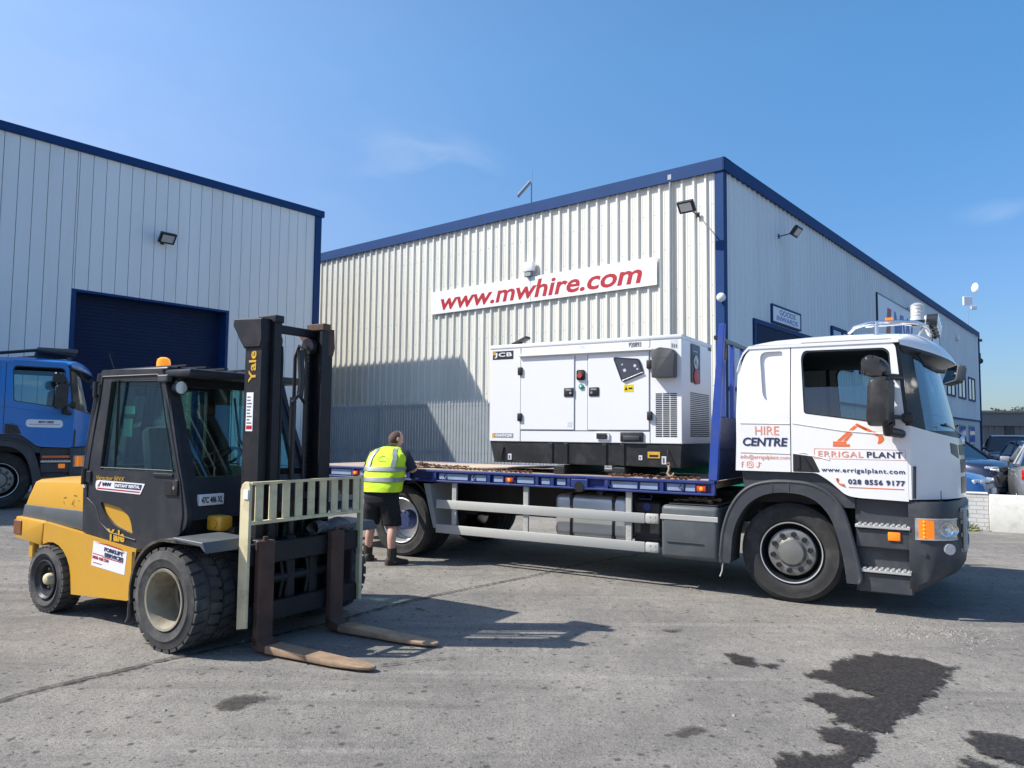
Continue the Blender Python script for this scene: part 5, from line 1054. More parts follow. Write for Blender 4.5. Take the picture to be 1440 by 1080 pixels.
# ================================================================ forklift (local frame: x forward, y left, ground under the front axle)
fk = thing('forklift', 'yellow and black forklift truck with cream load guard parked in the foreground', 'forklift', (-2.0543, 6.4685, 0), R(-31.5))
def ftyre(x, y, R_, wd, out, name, lug, rim_r, rimk):
    """y is the outer face; out = -1 for the near side."""
    b = MB(); n = 60
    b.lathe([(rim_r, -.03), (rim_r + .03, -.004), (R_ * .74, .004), (R_ * .78, .010), (R_ * .82, .002), (R_ * .93, -.004), (R_ * .965, -.02), (R_ * .968, -wd * .5), (R_ * .965, -wd + .02), (R_ * .90, -wd), (rim_r, -wd + .02)], (x, y, R_), 'y', n, out)
    for k in range(lug):           # tread lugs, staggered on the two shoulders
        for j, (o0, o1) in enumerate(((-.006, -wd * .44), (-wd * .56, -wd + .006))):
            t = 2 * math.pi * (k + .5 * j) / lug; w_ = math.pi / lug * .74
            P = []
            for tt, sk in ((t - w_, 0), (t + w_, 0)):
                for o in (o0, o1):
                    for r in (R_ * .945, R_): 
                        q = tt + (0 if o in (o0,) and j == 0 or o == o1 and j == 1 else w_ * .55); P.append((x + r * math.cos(q), y + out * o, R_ + r * math.sin(q)))
            b.add(P, [(0, 1, 3, 2), (4, 6, 7, 5), (0, 4, 5, 1), (2, 3, 7, 6), (0, 2, 6, 4), (1, 5, 7, 3)])
    o = b.build(name, 'rubberold', fk, sharp=25)
    r = MB()
    if rimk == 'front':
        r.lathe([(rim_r + .002, -wd + .03), (rim_r - .012, -wd * .8), (rim_r - .016, -.05), (rim_r + .004, -.012), (rim_r + .016, -.006), (rim_r + .014, .004), (rim_r - .004, .0), (rim_r - .03, -.06), (rim_r - .035, -wd * .95), (.11, -wd * 1.02), (.0, -wd * 1.02)], (x, y, R_), 'y', 40, out)
        ro = r.build('rim', 'rimcream', o)
        h = MB(); h.lathe([(.085, -wd), (.08, -wd + .05), (.05, -wd + .065), (0, -wd + .065)], (x, y, R_), 'y', 20, out)
        for k in range(8): t = k * math.pi / 4; h.cyl((x + .12 * math.cos(t), y - out * (wd * 1.02), R_ + .12 * math.sin(t)), (x + .12 * math.cos(t), y - out * (wd - .02), R_ + .12 * math.sin(t)), .012, .012, 6)
        h.build('hub', 'rubberold', o)
    else:
        r.lathe([(rim_r, -.03), (rim_r + .006, 0), (rim_r - .004, .004), (rim_r - .02, -.02), (rim_r - .045, -.03), (rim_r - .05, -.07), (.06, -.075), (0, -.075)], (x, y, R_), 'y', 36, out); r.build('rim', 'charcoal', o)
        h = MB(); h.lathe([(.055, -.075), (.05, -.02), (.04, -.004), (.02, .004), (0, .005)], (x, y, R_), 'y', 20, out); h.build('hub', 'cream', o)
        for k in range(6): t = k * math.pi / 3; h = MB(); h.cyl((x + .095 * math.cos(t), y - out * .08, R_ + .095 * math.sin(t)), (x + .095 * math.cos(t), y - out * .058, R_ + .095 * math.sin(t)), .011, .011, 6); h.build('wheel_nut', 'steel', o)
    return o
for s in (-1, 1):
    ftyre(-.09, s * .90, .388, .235, s, 'wheel', 26, .215, 'front'); ftyre(-.09, s * .655, .388, .22, s, 'wheel', 26, .215, 'front')
    ftyre(-2.10, s * .73, .298, .20, s, 'wheel', 30, .172, 'rear')
# counterweight, hood, body
b = MB()
def hood(u, v):
    # u along x, v across from near foot over the top to the far foot
    x = -2.72 + 1.09 * u; zt = 1.175 + .03 * u; tap = .035 * (1 - u)
    K = [(-.63, .93), (-.618, 1.02), (-.60, zt - .07), (-.585, zt - .025), (-.54, zt - .003), (-.3, zt + .012), (0, zt + .016)]; K = K + [(-y, z) for y, z in K[-2::-1]]
    y, z = K[int(round(v * 12))]
    e = smooth((.05 - u) / .05)
    return (x + (.035 if z > 1.16 else .03 * (z - .93) / .19) * e + .05 * (z - .93) / .25 * (1 - u), y * (1 - .02 * e), z - .012 * e * (z > 1.1))
b.grid(hood, 40, 12, (0, 0, -.02)); b.sheet(fillet([(-.60, .93), (.60, .93), (.575, 1.12), (.5, 1.15), (-.5, 1.15), (-.575, 1.12)], .03, 3), lambda y, z: (-2.695 + .085 * (z - .93) / .25, y, z), (.02, 0, 0)); b.build('engine_hood', 'yellow', fk, sharp=40)
b = MB(); b.prism([(-2.74, .815), (-1.62, .755), (-1.62, .845), (-1.66, .93), (-2.70, .935)][::-1], 'y', -.645, .645, .015, 2); b.build('hood_band', 'charcoalband', fk)
b = MB(); b.prism([(-2.76, .62), (-2.28, .58), (-2.26, .79), (-2.30, .805), (-2.76, .82)][::-1], 'y', -.69, .69, .02, 2); b.prism([(-2.62, .60), (-2.56, .34), (-2.40, .30), (-2.30, .60)][::-1], 'y', -.45, .45, .02); b.box(-2.55, -2.47, -.66, -.60, .44, .60, .01); b.build('counterweight', 'yellow', fk)
for s in (-1, 1): 
    b = MB(); b.box(-2.772, -2.63, s * .698, s * .63, .655, .79, .006); b.build('tail_lamp', 'tailbrown', fk)
arc = [(-2.10 + .345 * math.cos(R(a)), .30 + .33 * math.sin(R(a))) for a in (115, 100, 85, 70, 55, 40, 25, 10, -5)]
for s in (-1, 1):
    b = MB(); b.sheet([(-2.24, .80), (-.80, .675), (-.80, .655), (-.86, .26), (-.90, .245), (-1.74, .20)] + arc[::-1] + [(-2.25, .63)], lambda x, z: (x, s * (.685 + .0 * x), z), (0, -s * .05, 0)); b.build('body_side', 'yellow', fk)
    b = MB(); b.box(-.86, -.80, s * .685, s * .60, .3, .66, .008); b.build('body_edge', 'charcoal', fk)
b = MB(); b.box(-2.3, -.5, -.60, .60, .34, .76); b.box(-1.62, -.3, -.58, .58, .66, 1.0); b.cyl((-2.1, -.55, .298), (-2.1, .55, .298), .06); b.cyl((-.09, -.7, .388), (-.09, .7, .388), .11); b.box(-.4, .14, -.40, .40, .16, .70, .02); b.build('chassis', 'chassis', fk)
# cab: lower doors, frame, glass
DW = [(-1.35, 2.095), (-.645, 2.085), (-.325, 1.315), (-1.41, 1.315)]
def cy(x, z): return .672 - .05 * smooth((z - 1.2) / 1.0)
for s in (-1, 1):
    mp = lambda x, z: (x, s * cy(x, z), z)
    patch = fillet([(-1.37, 1.035), (-1.06, 1.0), (-.92, .93), (-.875, .79), (-1.15, .845), (-1.30, .935)], [.02, .1, .08, .02, .08, .08], 4)
    b = MB(); b.sheet(fillet([(-1.655, 1.25), (-1.625, .755), (-.80, .672), (-.40, .73), (-.17, .90), (-.16, 1.0), (-.235, 1.245), (-.56, 2.06), (-.66, 2.175), (-1.545, 2.195), (-1.56, 1.90), (-1.62, 1.6)], [.01, .02, .02, .15, .1, .06, .05, .1, .06, .05, .1, .1], 4), mp, (0, -s * .045, 0), [fillet(DW, [.04, .05, .03, .03], 4), patch], .14)
    d = b.build('cab_side', 'charcoal', fk, sharp=30)
    b = MB(); b.sheet(patch, lambda x, z: (x, s * (cy(x, z) - .02), z), (0, -s * .01, 0)); b.build('side_inset', 'yellow', d)
    b = MB(); b.tube([(-1.345, s * (cy(0, 2.0) + .004), 2.085), (-1.39, s * (cy(0, 1.3) + .004), 1.33), (-.36, s * (cy(0, 1.3) + .004), 1.335), (-.66, s * (cy(0, 2.08) + .004), 2.075)], .007, 6, True); b.build('window_seal', 'cable', d)
    b = MB(); b.sheet(DW, lambda x, z: (x, s * (cy(x, z) - .02), z), (0, -s * .004, 0), (), .2); go = b.build('door_glass', 'greenglass', d)
    b = MB(); b.box(-1.225, -1.215, s * .655, s * .63, 1.32, 2.09); b.build('glass_divider', 'satin', go); b = MB(); b.box(-.62, -.36, s * (cy(0, 1.29)), s * (cy(0, 1.29) + .012), 1.285, 1.31, .003); b.build('glass_sill', 'satin', go)
    # door outline seam and hinges
    b = MB(); seam = [(-1.50, 2.13), (-1.585, 1.30), (-1.575, 1.06), (-1.44, .99), (-1.36, .86), (-1.2, .78), (-.83, .745)]; b.tube([(x, s * (cy(x, z) + .002), z) for x, z in seam], .007, 6); b.tube([(x, s * (cy(x, z) + .002), z) for x, z in [(-1.5, 2.13), (-.70, 2.125), (-.62, 2.08), (-.26, 1.24), (-.215, 1.0), (-.24, .85)]], .009, 6); b.build('door_seam', 'cable', d)
    for z in (1.245, 2.02):
        b = MB(); b.cyl((-1.62 + .04 * (z > 1.5), s * (cy(0, z) + .015), z - .07), (-1.62 + .04 * (z > 1.5), s * (cy(0, z) + .015), z + .07), .022, .022, 10); b.box(-1.63, -1.52, s * (cy(0, z)), s * (cy(0, z) + .016), z - .05, z + .05, .004); b.build('door_hinge', 'satin', d)
    b = MB(); b.box(-.455, -.285, s * .672, s * .688, 1.14, 1.265, .008, 2); ho = b.build('door_handle', 'satin', d)
    b = MB(); b.box(-.44, -.35, s * .6885, s * .690, 1.155, 1.25); b.build('handle_recess', 'cable', ho); b = MB(); b.cyl((-.325, s * .688, 1.20), (-.325, s * .692, 1.20), .014); b.build('handle_lock', 'steel', ho)
    # rear post tube behind the door
    b = MB(); b.tube([(-1.56, s * .60, 2.16), (-1.60, s * .61, 1.9), (-1.66, s * .62, 1.55), (-1.69, s * .62, 1.22)], .035, 8); b.build('rear_post', 'charcoal', fk)
b = MB(); b.box(-1.50, -.60, -.60, .60, 2.15, 2.20, .03, 3); b.box(-.62, -.28, -.615, .615, 2.10, 2.165, .02, 2)
for k in range(6): b.box(-1.4, -.5, -.5 + k * .19, -.46 + k * .19, 2.20, 2.215)
b.build('cab_roof', 'charcoal', fk)
# front frame and windscreen, rear window
def fr(y, z): return (-.58 + (2.10 - z) * .365, y, z)
b = MB()
for s in (-1, 1): b.grid(lambda u, v: fr(s * (.52 + .12 * u), .95 + 1.17 * v), 1, 4, (-.05, 0, 0))
b.grid(lambda u, v: fr(-.52 + 1.04 * u, .95 + .33 * v), 2, 2, (-.05, 0, 0)); b.grid(lambda u, v: fr(-.52 + 1.04 * u, 2.03 + .10 * v), 2, 1, (-.05, 0, 0)); b.build('front_frame', 'charcoal', fk)
b = MB(); b.grid(lambda u, v: (lambda p: (p[0] - .02, p[1], p[2]))(fr(-.52 + 1.04 * u, 1.28 + .75 * v)), 2, 2, (-.004, 0, 0)); b.build('windscreen', 'greenglass', fk)
b = MB(); b.tube([fr(.1, 1.30), fr(-.02, 1.60), fr(.02, 1.95)], .010, 6); b.build('wiper', 'satin', fk)
b = MB()
for y0, y1, z0, z1 in ((-.60, -.5, 1.2, 2.16), (.5, .6, 1.2, 2.16), (-.5, .5, 1.2, 1.34), (-.5, .5, 2.06, 2.16)): b.box(-1.60, -1.55, y0, y1, z0, z1)
b.build('rear_frame', 'charcoal', fk)
b = MB(); b.box(-1.58, -1.575, -.5, .5, 1.34, 2.06); b.build('rear_glass', 'greenglass', fk)
# lamps, beacon, aerial, plate
b = MB(); b.M = T(-.50, -.56, 2.015); b.lathe([(.0, -.03), (.05, -.03), (.062, .0), (.062, .03), (.05, .034)], (0, 0, 0), 'x', 20); b.box(-.03, .03, -.02, .02, .05, .10); lo = b.build('work_lamp', 'satin', fk)
b = MB(); b.cyl((-.470, -.56, 2.015), (-.464, -.56, 2.015), .052); b.build('lamp_lens', 'lens', lo)
b = MB(); b.box(-.66, -.52, -.655, -.60, 2.06, 2.12, .01); b.build('indicator_lamp', 'grey', fk)
b = MB(); b.cyl((-1.02, -.36, 2.19), (-1.02, -.36, 2.225), .062, .058, 20); bo = b.build('beacon_base', 'satin', fk)
b = MB(); b.lathe([(.058, 0), (.058, .04), (.05, .070), (.026, .084), (0, .087)], (-1.02, -.36, 2.225), 'z', 24); b.build('beacon_lens', 'amberlit', bo)
b = MB(); b.tube([(-1.53, -.5, 2.19), (-1.60, -.52, 2.36)], .004, 5); b.build('aerial', 'cable', fk)
b = MB(); b.box(-.21, .02, -.02, .02, -.045, .045, .004); po = b.build('number_plate', 'signwhite', fk)
po.matrix_local = T(-.20, -.44, 1.10) @ rot('Z', R(90)) @ T(.1, 0, 0); 
text('47C 486 XL', 'lettering', 'navy', po, T(-.195, -.0205, -.026) @ rot('X', R(90)), .20, .052, bold=.03)
# seat, steering wheel, dash
b = MB(); b.box(-1.40, -.90, -.25, .25, 1.0, 1.18, .05, 2); b.M = T(-1.36, 0, 1.15) @ rot('Y', R(-12)); b.box(-.07, .07, -.24, .24, 0, .55, .06, 2); b.M = Matrix(); b.build('seat', 'seat', fk)
b = MB(); b.box(-.60, -.32, -.45, .45, .95, 1.18, .04, 2); b.box(-.75, -.55, -.46, -.36, 1.30, 1.44, .03, 2); b.box(-.70, -.62, -.43, -.39, 1.15, 1.32); b.tube([(-.45, .0, 1.15), (-.62, .0, 1.40)], .035, 8); b.build('dashboard', 'black', fk)
b = MB(); b.M = T(-.64, 0, 1.42) @ rot('Y', R(-32)); b.tube([(.17 * math.cos(k * math.pi / 12), .17 * math.sin(k * math.pi / 12), 0) for k in range(24)], .014, 8, True); b.box(-.16, .16, -.02, .02, -.01, .01); b.build('steering_wheel', 'black', fk)
b = MB(); b.box(-1.31, -1.15, -.53, -.52, 1.80, 1.87); b.box(-1.31, -1.18, -.53, -.52, 1.60, 1.76); b.build('paper_notice', 'greenpaper', fk)
# front fenders
for s in (-1, 1):
    ar = [(-.09 + .445 * math.cos(R(a)), .40 + .44 * math.sin(R(a))) for a in range(192, 78, -9)]
    b = MB(); b.sheet(ar + [(.33, .845), (.33, .82)] + [(-.09 + .425 * math.cos(R(a)), .40 + .42 * math.sin(R(a))) for a in range(84, 193, 9)], lambda x, z: (x, s * .90, z), (0, -s * .46, 0)); b.tube([(-.525, s * .89, .33), (-.53, s * .89, .20), (-.545, s * .90, .16)], .014, 6); b.build('fender', 'fenderdark', fk, sharp=40)
    b = MB(); b.prism([(.02, .862), (.36, .85), (.40, .79), (.40, .775), (.34, .828), (.02, .842)][::-1], 'y', s * .915, s * .50, .004); b.build('fender_mat', 'midgrey', fk)
b = MB(); b.box(-.16, .02, -.50, -.38, .86, .98, .02, 2); b.cyl((-.06, -.51, .92), (-.06, -.37, .92), .035); b.build('tilt_bracket', 'yellow', fk)
b = MB()
for s in (-1, 1): b.tube([(-.5, s * .40, .80), (.1, s * .40, .86)], .035, 10)
b.build('tilt_cylinder', 'satin', fk)
def MM(): q = MB(); q.M = T(.03, 0, 0) @ Matrix.Diagonal((1, .83, 1, 1)); return q
# mast
for s in (-1, 1):
    b = MM(); Y0 = s * .47; b.box(.08, .27, Y0, s * .445, .12, 2.50); b.box(.08, .11, s * .445, s * .37, .12, 2.50); b.box(.24, .27, s * .445, s * .37, .12, 2.50); b.build('mast_channel', 'mast', fk)
    b = MM(); b.box(.13, .31, s * .360, s * .335, .14, 2.55); b.box(.13, .16, s * .335, s * .27, .14, 2.55); b.box(.28, .31, s * .335, s * .27, .14, 2.55); b.build('mast_channel', 'mast', fk)
    b = MM(); b.prism([(.07, 2.33), (.27, 2.33), (.28, 2.40), (.28, 2.565), (-.06, 2.58), (-.07, 2.52), (-.02, 2.47), (.03, 2.41)][::-1], 'y', s * .49, s * .36, .01); b.box(.12, .33, s * .37, s * .26, 2.54, 2.60, .006); b.build('mast_top_bracket', 'mast' if s < 0 else 'rustmast', fk)
    # lift chain: links of the leaf chain
    b = MM(); z = .6
    while z < 2.40: b.box(.165, .20, s * .235 - .018, s * .235 + .018, z, z + .034, .006); z += .040
    b.build('lift_chain', 'chainsteel', fk)
    b = MM(); b.tube([(.22, s * .165, .6), (.22, s * .165, 2.25), (.20, s * .15, 2.36), (.15, s * .14, 2.40), (.10, s * .14, 2.30), (.10, s * .14, .8)], .017, 8); b.build('hydraulic_hose', 'cable', fk)
    b = MM(); b.cyl((.19, s * .23 - .03, 2.40), (.19, s * .23 + .03, 2.40), .07, .07, 20); b.build('chain_pulley', 'satin', fk)
    b = MM(); b.cyl((.12, s * .30, .2), (.12, s * .30, 1.5), .035, .035, 12); b.cyl((.12, s * .30, 1.5), (.12, s * .30, 2.4), .022, .022, 12); b.build('lift_cylinder', 'satin', fk)
for z, t_ in ((2.50, .06), (1.30, .05), (.30, .12)): b = MM(); b.box(.09, .13, -.445, .445, z, z + t_, .006); b.build('mast_crossbar', 'mast', fk)
for x0, x1, z0, z1 in ((.15, .19, 2.48, 2.55), (.28, .30, 1.10, 1.16)): b = MM(); b.box(x0, x1, -.335, .335, z0, z1, .006); b.build('mast_crossbar', 'mast', fk)
b = MM(); b.cyl((.20, .02, .3), (.20, .02, 1.10), .055, .055, 16); b.cyl((.20, .02, 1.1), (.20, .02, 1.95), .03, .03, 14); b.tube([(.24, .05, 2.35), (.26, .06, 2.1), (.25, .05, 1.95)], .03, 10); b.tube([(.25, -.05, 1.9), (.27, .02, 1.97), (.25, .12, 1.90), (.25, .12, 1.2)], .016, 8); b.build('centre_cylinder', 'satin', fk)
# carriage, load guard, forks
b = MB(); 
for z0, z1 in ((.64, .80), (.20, .345)): b.box(.40, .47, -.60, .60, z0, z1, .008)
for y in (-.42, -.12, .12, .42): b.box(.33, .42, y - .04, y + .04, .18, .82, .005)
b.box(.38, .43, -.58, .58, .345, .64) if False else None
b.box(.30, .40, .30, .585, .35, .64, .01); b.box(.30, .40, -.56, -.46, .35, .64, .01); b.cyl((.38, -.3, .5), (.38, .3, .5), .04)
b.box(.385, .40, .36, .60, .345, .82); b.box(.4005, .403, .42, .56, .66, .70)
for y in (-.22, -.16, .05): b.tube([(.40, y, .35), (.41, y + .02, .5), (.40, y, .66)], .014, 6)
b.build('carriage', 'mast', fk)
b = MB()
for s in (-1, 1):
    b.prism(fillet([(.40, .18), (.50, .20), (.50, 1.27), (.44, 1.285), (.40, 1.24)], [0, 0, .035, .03, .02], 4), 'y', s * .625, s * .60, .004) if s < 0 else b.prism([(.45, .20), (.50, .20), (.50, 1.275), (.45, 1.28)], 'y', s * .62, s * .585, .004)
b.box(.455, .50, -.60, .60, 1.255, 1.275); b.box(.455, .50, -.60, .585, .955, .98)
for k in range(9):
    y = -.545 + k * .132; b.M = T(.478, y + .03, 0) @ rot('Z', R(-16)); b.box(-.006, .006, -.031, .031, .98, 1.255); b.M = Matrix()
gd = b.build('load_guard', 'cream', fk)
b = MB(); b.box(.44, .49, -.632, -.6255, 1.15, 1.22); b.build('guard_sticker', 'signwhite', gd)
for yc, dy, lab in ((-.465, .045, 0), (.285, .03, 1)):
    b = MB(); b.box(.475, .535, yc - .075, yc + .075, .05, .83, .008); b.prism([(.475, .04), (.54, .02), (.62, .022), (.62, .075), (.58, .08), (.535, .11), (.475, .13)][::-1], 'y', yc - .075, yc + .075, .006); b.cyl((.505, yc, .83), (.505, yc, .86), .022, .018, 10); fo = b.build('fork', 'forkdark', fk)
    b = MB(); T0 = [(.62, yc - .075), (1.25, yc - .068 + dy), (1.45, yc - .055 + dy * 1.5), (1.535, yc - .03 + dy * 1.8), (1.555, yc + dy * 2), (1.535, yc + .04 + dy * 1.8), (1.45, yc + .066 + dy * 1.5), (1.25, yc + .075 + dy), (.62, yc + .075)]
    n = len(T0); zt = lambda x: .075 - .035 * (x - .62) / .93
    b.add([(x, y, .018) for x, y in T0] + [(x, y, zt(x)) for x, y in T0], [tuple(range(n))[::-1], tuple(range(n, 2 * n))] + [(i, (i + 1) % n, (i + 1) % n + n, i + n) for i in range(n)])
    es = [e for e in b.bm.edges if abs(e.verts[0].co.z - e.verts[1].co.z) < .05]; bmesh.ops.bevel(b.bm, geom=es, offset=.006, segments=1, affect='EDGES'); b.build('fork_blade', 'rustpale', fo)
b = MB(); b.grid(lambda u, v: (.36 + .07 * math.cos(u * 6.283) + .01 * math.sin(v * 17), -.02 + .42 * v, .86 + .05 * math.sin(u * 6.283) + .018 * math.sin(v * 11) + .012 * math.sin(u * 12 + v * 9)), 20, 16); b.M = Matrix(); o = b.build('rolled_tarp', 'tarp', None); tag(o, 'crumpled dark grey tarp roll lying on the forklift carriage', 'tarp'); o.matrix_world = T(-2.0543, 6.4685, 0) @ rot('Z', R(-31.5)) @ T(.05, .12, 0)
# lettering and stickers
def ft(s, x, z, wd, ht, mk, y=-.688, **k): return text(s, 'lettering', mk, fk, side(x, y, z), wd, ht, **k)
ft('Yale', -1.235, .715, .255, .098, 'badgegold2', -.6745 - .002, bold=.045)
ft('Veracitor 50VX', -1.44, 1.226, .42, .034, 'badgegold2', -.675, shear=.2)
b = MB(); b.sheet(fillet([(-1.45, 1.135), (-.79, 1.125), (-.73, 1.215), (-1.45, 1.222)], [.04, .01, .01, .04], 4), lambda x, z: (x, -.6755, z), (0, .002, 0)); st = b.build('rental_sticker', 'signwhite', fk)
b = MB(); b.sheet([(-1.16, 1.165), (-.785, 1.16), (-.765, 1.205), (-1.16, 1.208)], lambda x, z: (x, -.677, z), (0, .002, 0)); b.build('sticker_field', 'navy', st); b = MB(); b.sheet([(-1.42, 1.145), (-.80, 1.138), (-.795, 1.148), (-1.42, 1.155)], lambda x, z: (x, -.677, z), (0, .002, 0)); b.sheet([(-1.42, 1.165), (-1.39, 1.165), (-1.36, 1.21), (-1.38, 1.21)], lambda x, z: (x, -.677, z), (0, .002, 0)); b.build('sticker_stripe', 'red', st)
text('INSTANT RENTAL', 'lettering', 'signwhite', st, side(-1.145, -.679, 1.172), .355, .027, bold=.04); text('MW', 'lettering', 'navy', st, side(-1.34, -.678, 1.175), .13, .03, bold=.05)
b = MB(); b.sheet([(-1.44, .485), (-.945, .45), (-.92, .64), (-1.42, .695)], lambda x, z: (x, -.6865, z), (0, .002, 0)); st = b.build('service_sticker', 'signwhite', fk)
sk = lambda x, z: T(x, -.688, z) @ rot('Y', R(4.5)) @ rot('X', R(90))
text('FORKLIFT', 'lettering', 'navy', st, sk(-1.25, .622), .28, .035, bold=.05); text('SERVICES', 'lettering', 'navy', st, sk(-1.245, .577), .28, .035, bold=.05); text('1850 438 510', 'lettering', 'red', st, sk(-1.42, .548), .24, .026, bold=.03)
b = MB(); 
for x0, z0, l in ((-1.42, .588, .16), (-1.41, .512, .13), (-1.27, .568, .30)): b.M = T(x0, -.6885, z0) @ rot('Y', R(4.5)); b.box(0, l, 0, .001, 0, .006)
b.M = Matrix(); b.sheet([(-1.39, .685), (-1.2, .683), (-1.0, .66), (-.93, .625), (-1.0, .65), (-1.2, .673)], lambda x, z: (x, -.6885, z), (0, .001, 0)); b.build('sticker_line', 'red', st)
text('Yale', 'lettering', 'badgegold2', fk, Matrix(((0, -1, 0, .245), (0, 0, -1, -.3925), (1, 0, 0, 2.05), (0, 0, 0, 1))), .255, .085, bold=.02)
def MB2(): q = MB(); q.M = T(.03, .0795, 0); return q
b = MB2(); b.box(.115, .195, -.473, -.4702, 1.66, 1.97); st = b.build('mast_sticker', 'signwhite', fk)
b = MB2()
for k in range(9): b.box(.125, .125 + random.Random(k).uniform(.03, .06), -.4742, -.4728, 1.72 + k * .026, 1.73 + k * .026)
b.build('sticker_print', 'greyink', st); b = MB2(); b.box(.122, .188, -.4742, -.4728, 1.675, 1.705); b.build('sticker_print', 'red', st)
b = MB(); b.cyl((-1.625, -.676, 1.165), (-1.625, -.672, 1.165), .022, .022, 14); b.build('round_sticker', 'palelabel', fk)
# scratches on the hood
b = MB(); rnd = random.Random(3)
for k in range(6): x, z = -2.15 + rnd.random() * .4, .97 + rnd.random() * .10; b.M = T(x, -.632 + (z - .93) * .13, z) @ rot('Y', rnd.uniform(-1, 1)); b.box(0, rnd.uniform(.02, .06), -.001, .001, 0, .004)
b.build('paint_scratches', 'satin', fk)
# ================================================================ blue lorry by the roller door
by_ = R(34); bl = thing('tipper_lorry', 'blue lorry with black lower cab parked by the roller door at the left edge', 'lorry', (-9.0 - 1.15 * math.sin(by_) + .03 * math.cos(by_), 13.3 + 1.15 * math.cos(by_) + .03 * math.sin(by_), .265), by_)
build_cab(bl, 'bluepaint', detail=True, low=2.45)
for s in (-1, 1): wheel(bl, -.03, s * 1.15, .497, .50, .30, s, 'front'); wheel(bl, -3.9, s * 1.15, .497, .50, .58, s, 'rear')
b = MB(); 
for s in (-1, 1): b.box(-6.2, 1.0, s * .40 - .04, s * .40 + .04, .70, .98, .01)
b.cyl((-3.9, -.7, .5), (-3.9, .7, .5), .12); b.cyl((-.03, -.9, .48), (-.03, .9, .48), .08); b.box(-6.1, -.8, -.9, .9, .98, 1.1); b.build('chassis', 'chassis', bl)
b = MB(); b.box(-6.2, -.85, -1.22, 1.22, 1.1, 1.2, .01); b.box(-6.2, -.85, -1.22, -1.14, 1.2, 2.3, .02); b.box(-6.2, -.85, 1.14, 1.22, 1.2, 2.3, .02); b.box(-.93, -.85, -1.14, 1.14, 1.2, 2.62, .02)
for x in (-5.5, -4.3, -3.1, -1.9): b.box(x - .05, x + .05, -1.26, -1.22, 1.15, 2.3, .01)
b.build('tipper_body', 'bluepaint', bl)
for s in (-1, 1):
    for z0, z1 in ((.885, .93), (.50, .535)): b = MB(); b.box(.60, 1.03, s * 1.236, s * 1.25, z0, z1, .004); b.build('orange_strip', 'orange', bl)
b = MB(); b.tube([(-.45, -.8, 2.72), (.45, -.8, 2.86), (1.05, -.75, 2.80)], .03, 8); b.tube([(-.45, .8, 2.72), (.45, .8, 2.86), (1.05, .75, 2.80)], .03, 8); b.tube([(1.05, -.75, 2.80), (1.05, .75, 2.80)], .03, 8); b.tube([(-.45, -.8, 2.72), (-.45, .8, 2.72)], .03, 8)
for y in (-.8, .8):
    for x in (-.4, .95): b.cyl((x, y, 2.6), (x, y, 2.76), .02)
b.build('roof_bar', 'satin', bl)
b = MB(); b.box(.45, 1.12, -.72, .72, 2.84, 2.93, .03, 2); b.build('light_bar', 'lidgrey', bl)
b = MB(); b.sheet(fillet([(.33, 1.44), (.90, 1.43), (.90, 1.57), (.33, 1.58)], .068, 6), lambda x, z: (x, -1.2525, z), (0, .002, 0)); so = b.build('door_sticker', 'signwhite', bl)
text('MW HIRE', 'lettering', 'navy', so, side(.52, -1.2545, 1.51), .24, .045, bold=.03, shear=.2); b = MB(); b.box(.38, .85, -1.2545, -1.2535, 1.485, 1.492); b.build('sticker_line', 'greyink', so)
# ================================================================ the worker
pw = thing('person', 'man in yellow hi-vis vest and black shorts leaning over the lorry deck, seen from behind', 'person', (-1.665, 9.77, .0), R(-17))
pw.scale = (1.04, 1.03, .985)
def skinned(nodes, edges, levels=2):
    me = bpy.data.meshes.new('t'); me.from_pydata([n[0] for n in nodes], edges, []); o = bpy.data.objects.new('t', me); C.objects.link(o)
    md = o.modifiers.new('s', 'SKIN'); md.use_smooth_shade = True; md.branch_smoothing = .6
    for i, n in enumerate(nodes): 
        r = n[1]; me.skin_vertices[0].data[i].radius = r if isinstance(r, tuple) else (r, r); me.skin_vertices[0].data[i].use_root = (i == 0)
    sb = o.modifiers.new('b', 'SUBSURF'); sb.levels = sb.render_levels = levels
    dg = bpy.context.evaluated_depsgraph_get(); m2 = bpy.data.meshes.new_from_object(o.evaluated_get(dg)); bpy.data.objects.remove(o); return m2
N, E = [], []
def node(p, r, par=None): N.append((p, r)); i = len(N) - 1; (E.append((par, i)) if par is not None else None); return i
pv = node((0, 0, .93), (.15, .12)); sp = node((0, .02, 1.12), (.15, .11), pv); chst = node((0, .07, 1.34), (.165, .115), sp); nk = node((.0, .12, 1.48), .062, chst); hb_ = node((.015, .14, 1.56), .058, nk)
def arm(s, sh, el, wr, hd, fdir):
    a = node(sh, .058, chst); q = node(el, .045, a); m_ = node(tuple((Vector(el) + Vector(wr)) / 2), .040, q); w_ = node(wr, .027, m_); pm = node(hd, (.036, .018), w_)
    f = Vector(fdir); side_ = Vector((f.y, -f.x, 0)).normalized()
    for k, ln in enumerate((.072, .082, .077, .06)):
        off = side_ * ((k - 1.5) * .022); b0 = Vector(hd) + f * .035 + off; i0 = node(tuple(b0), .0095, pm); i1 = node(tuple(b0 + f * ln * .5 + Vector((0, 0, .006))), .009, i0); node(tuple(b0 + f * ln * .85 + Vector((0, 0, -.016))), .0075, i1)
    t0 = Vector(hd) - side_ * s * .035 + f * .0; i0 = node(tuple(t0), .011, pm); node(tuple(t0 - side_ * s * .02 + f * .04 + Vector((0, 0, -.01))), .009, i0)
arm(1, (.205, .09, 1.40), (.31, .16, 1.20), (.255, .42, 1.245), (.245, .50, 1.232), (-.1, .99, 0)); arm(-1, (-.205, .09, 1.40), (-.285, .10, 1.14), (-.225, .36, 1.225), (-.21, .45, 1.225), (.1, .99, 0))
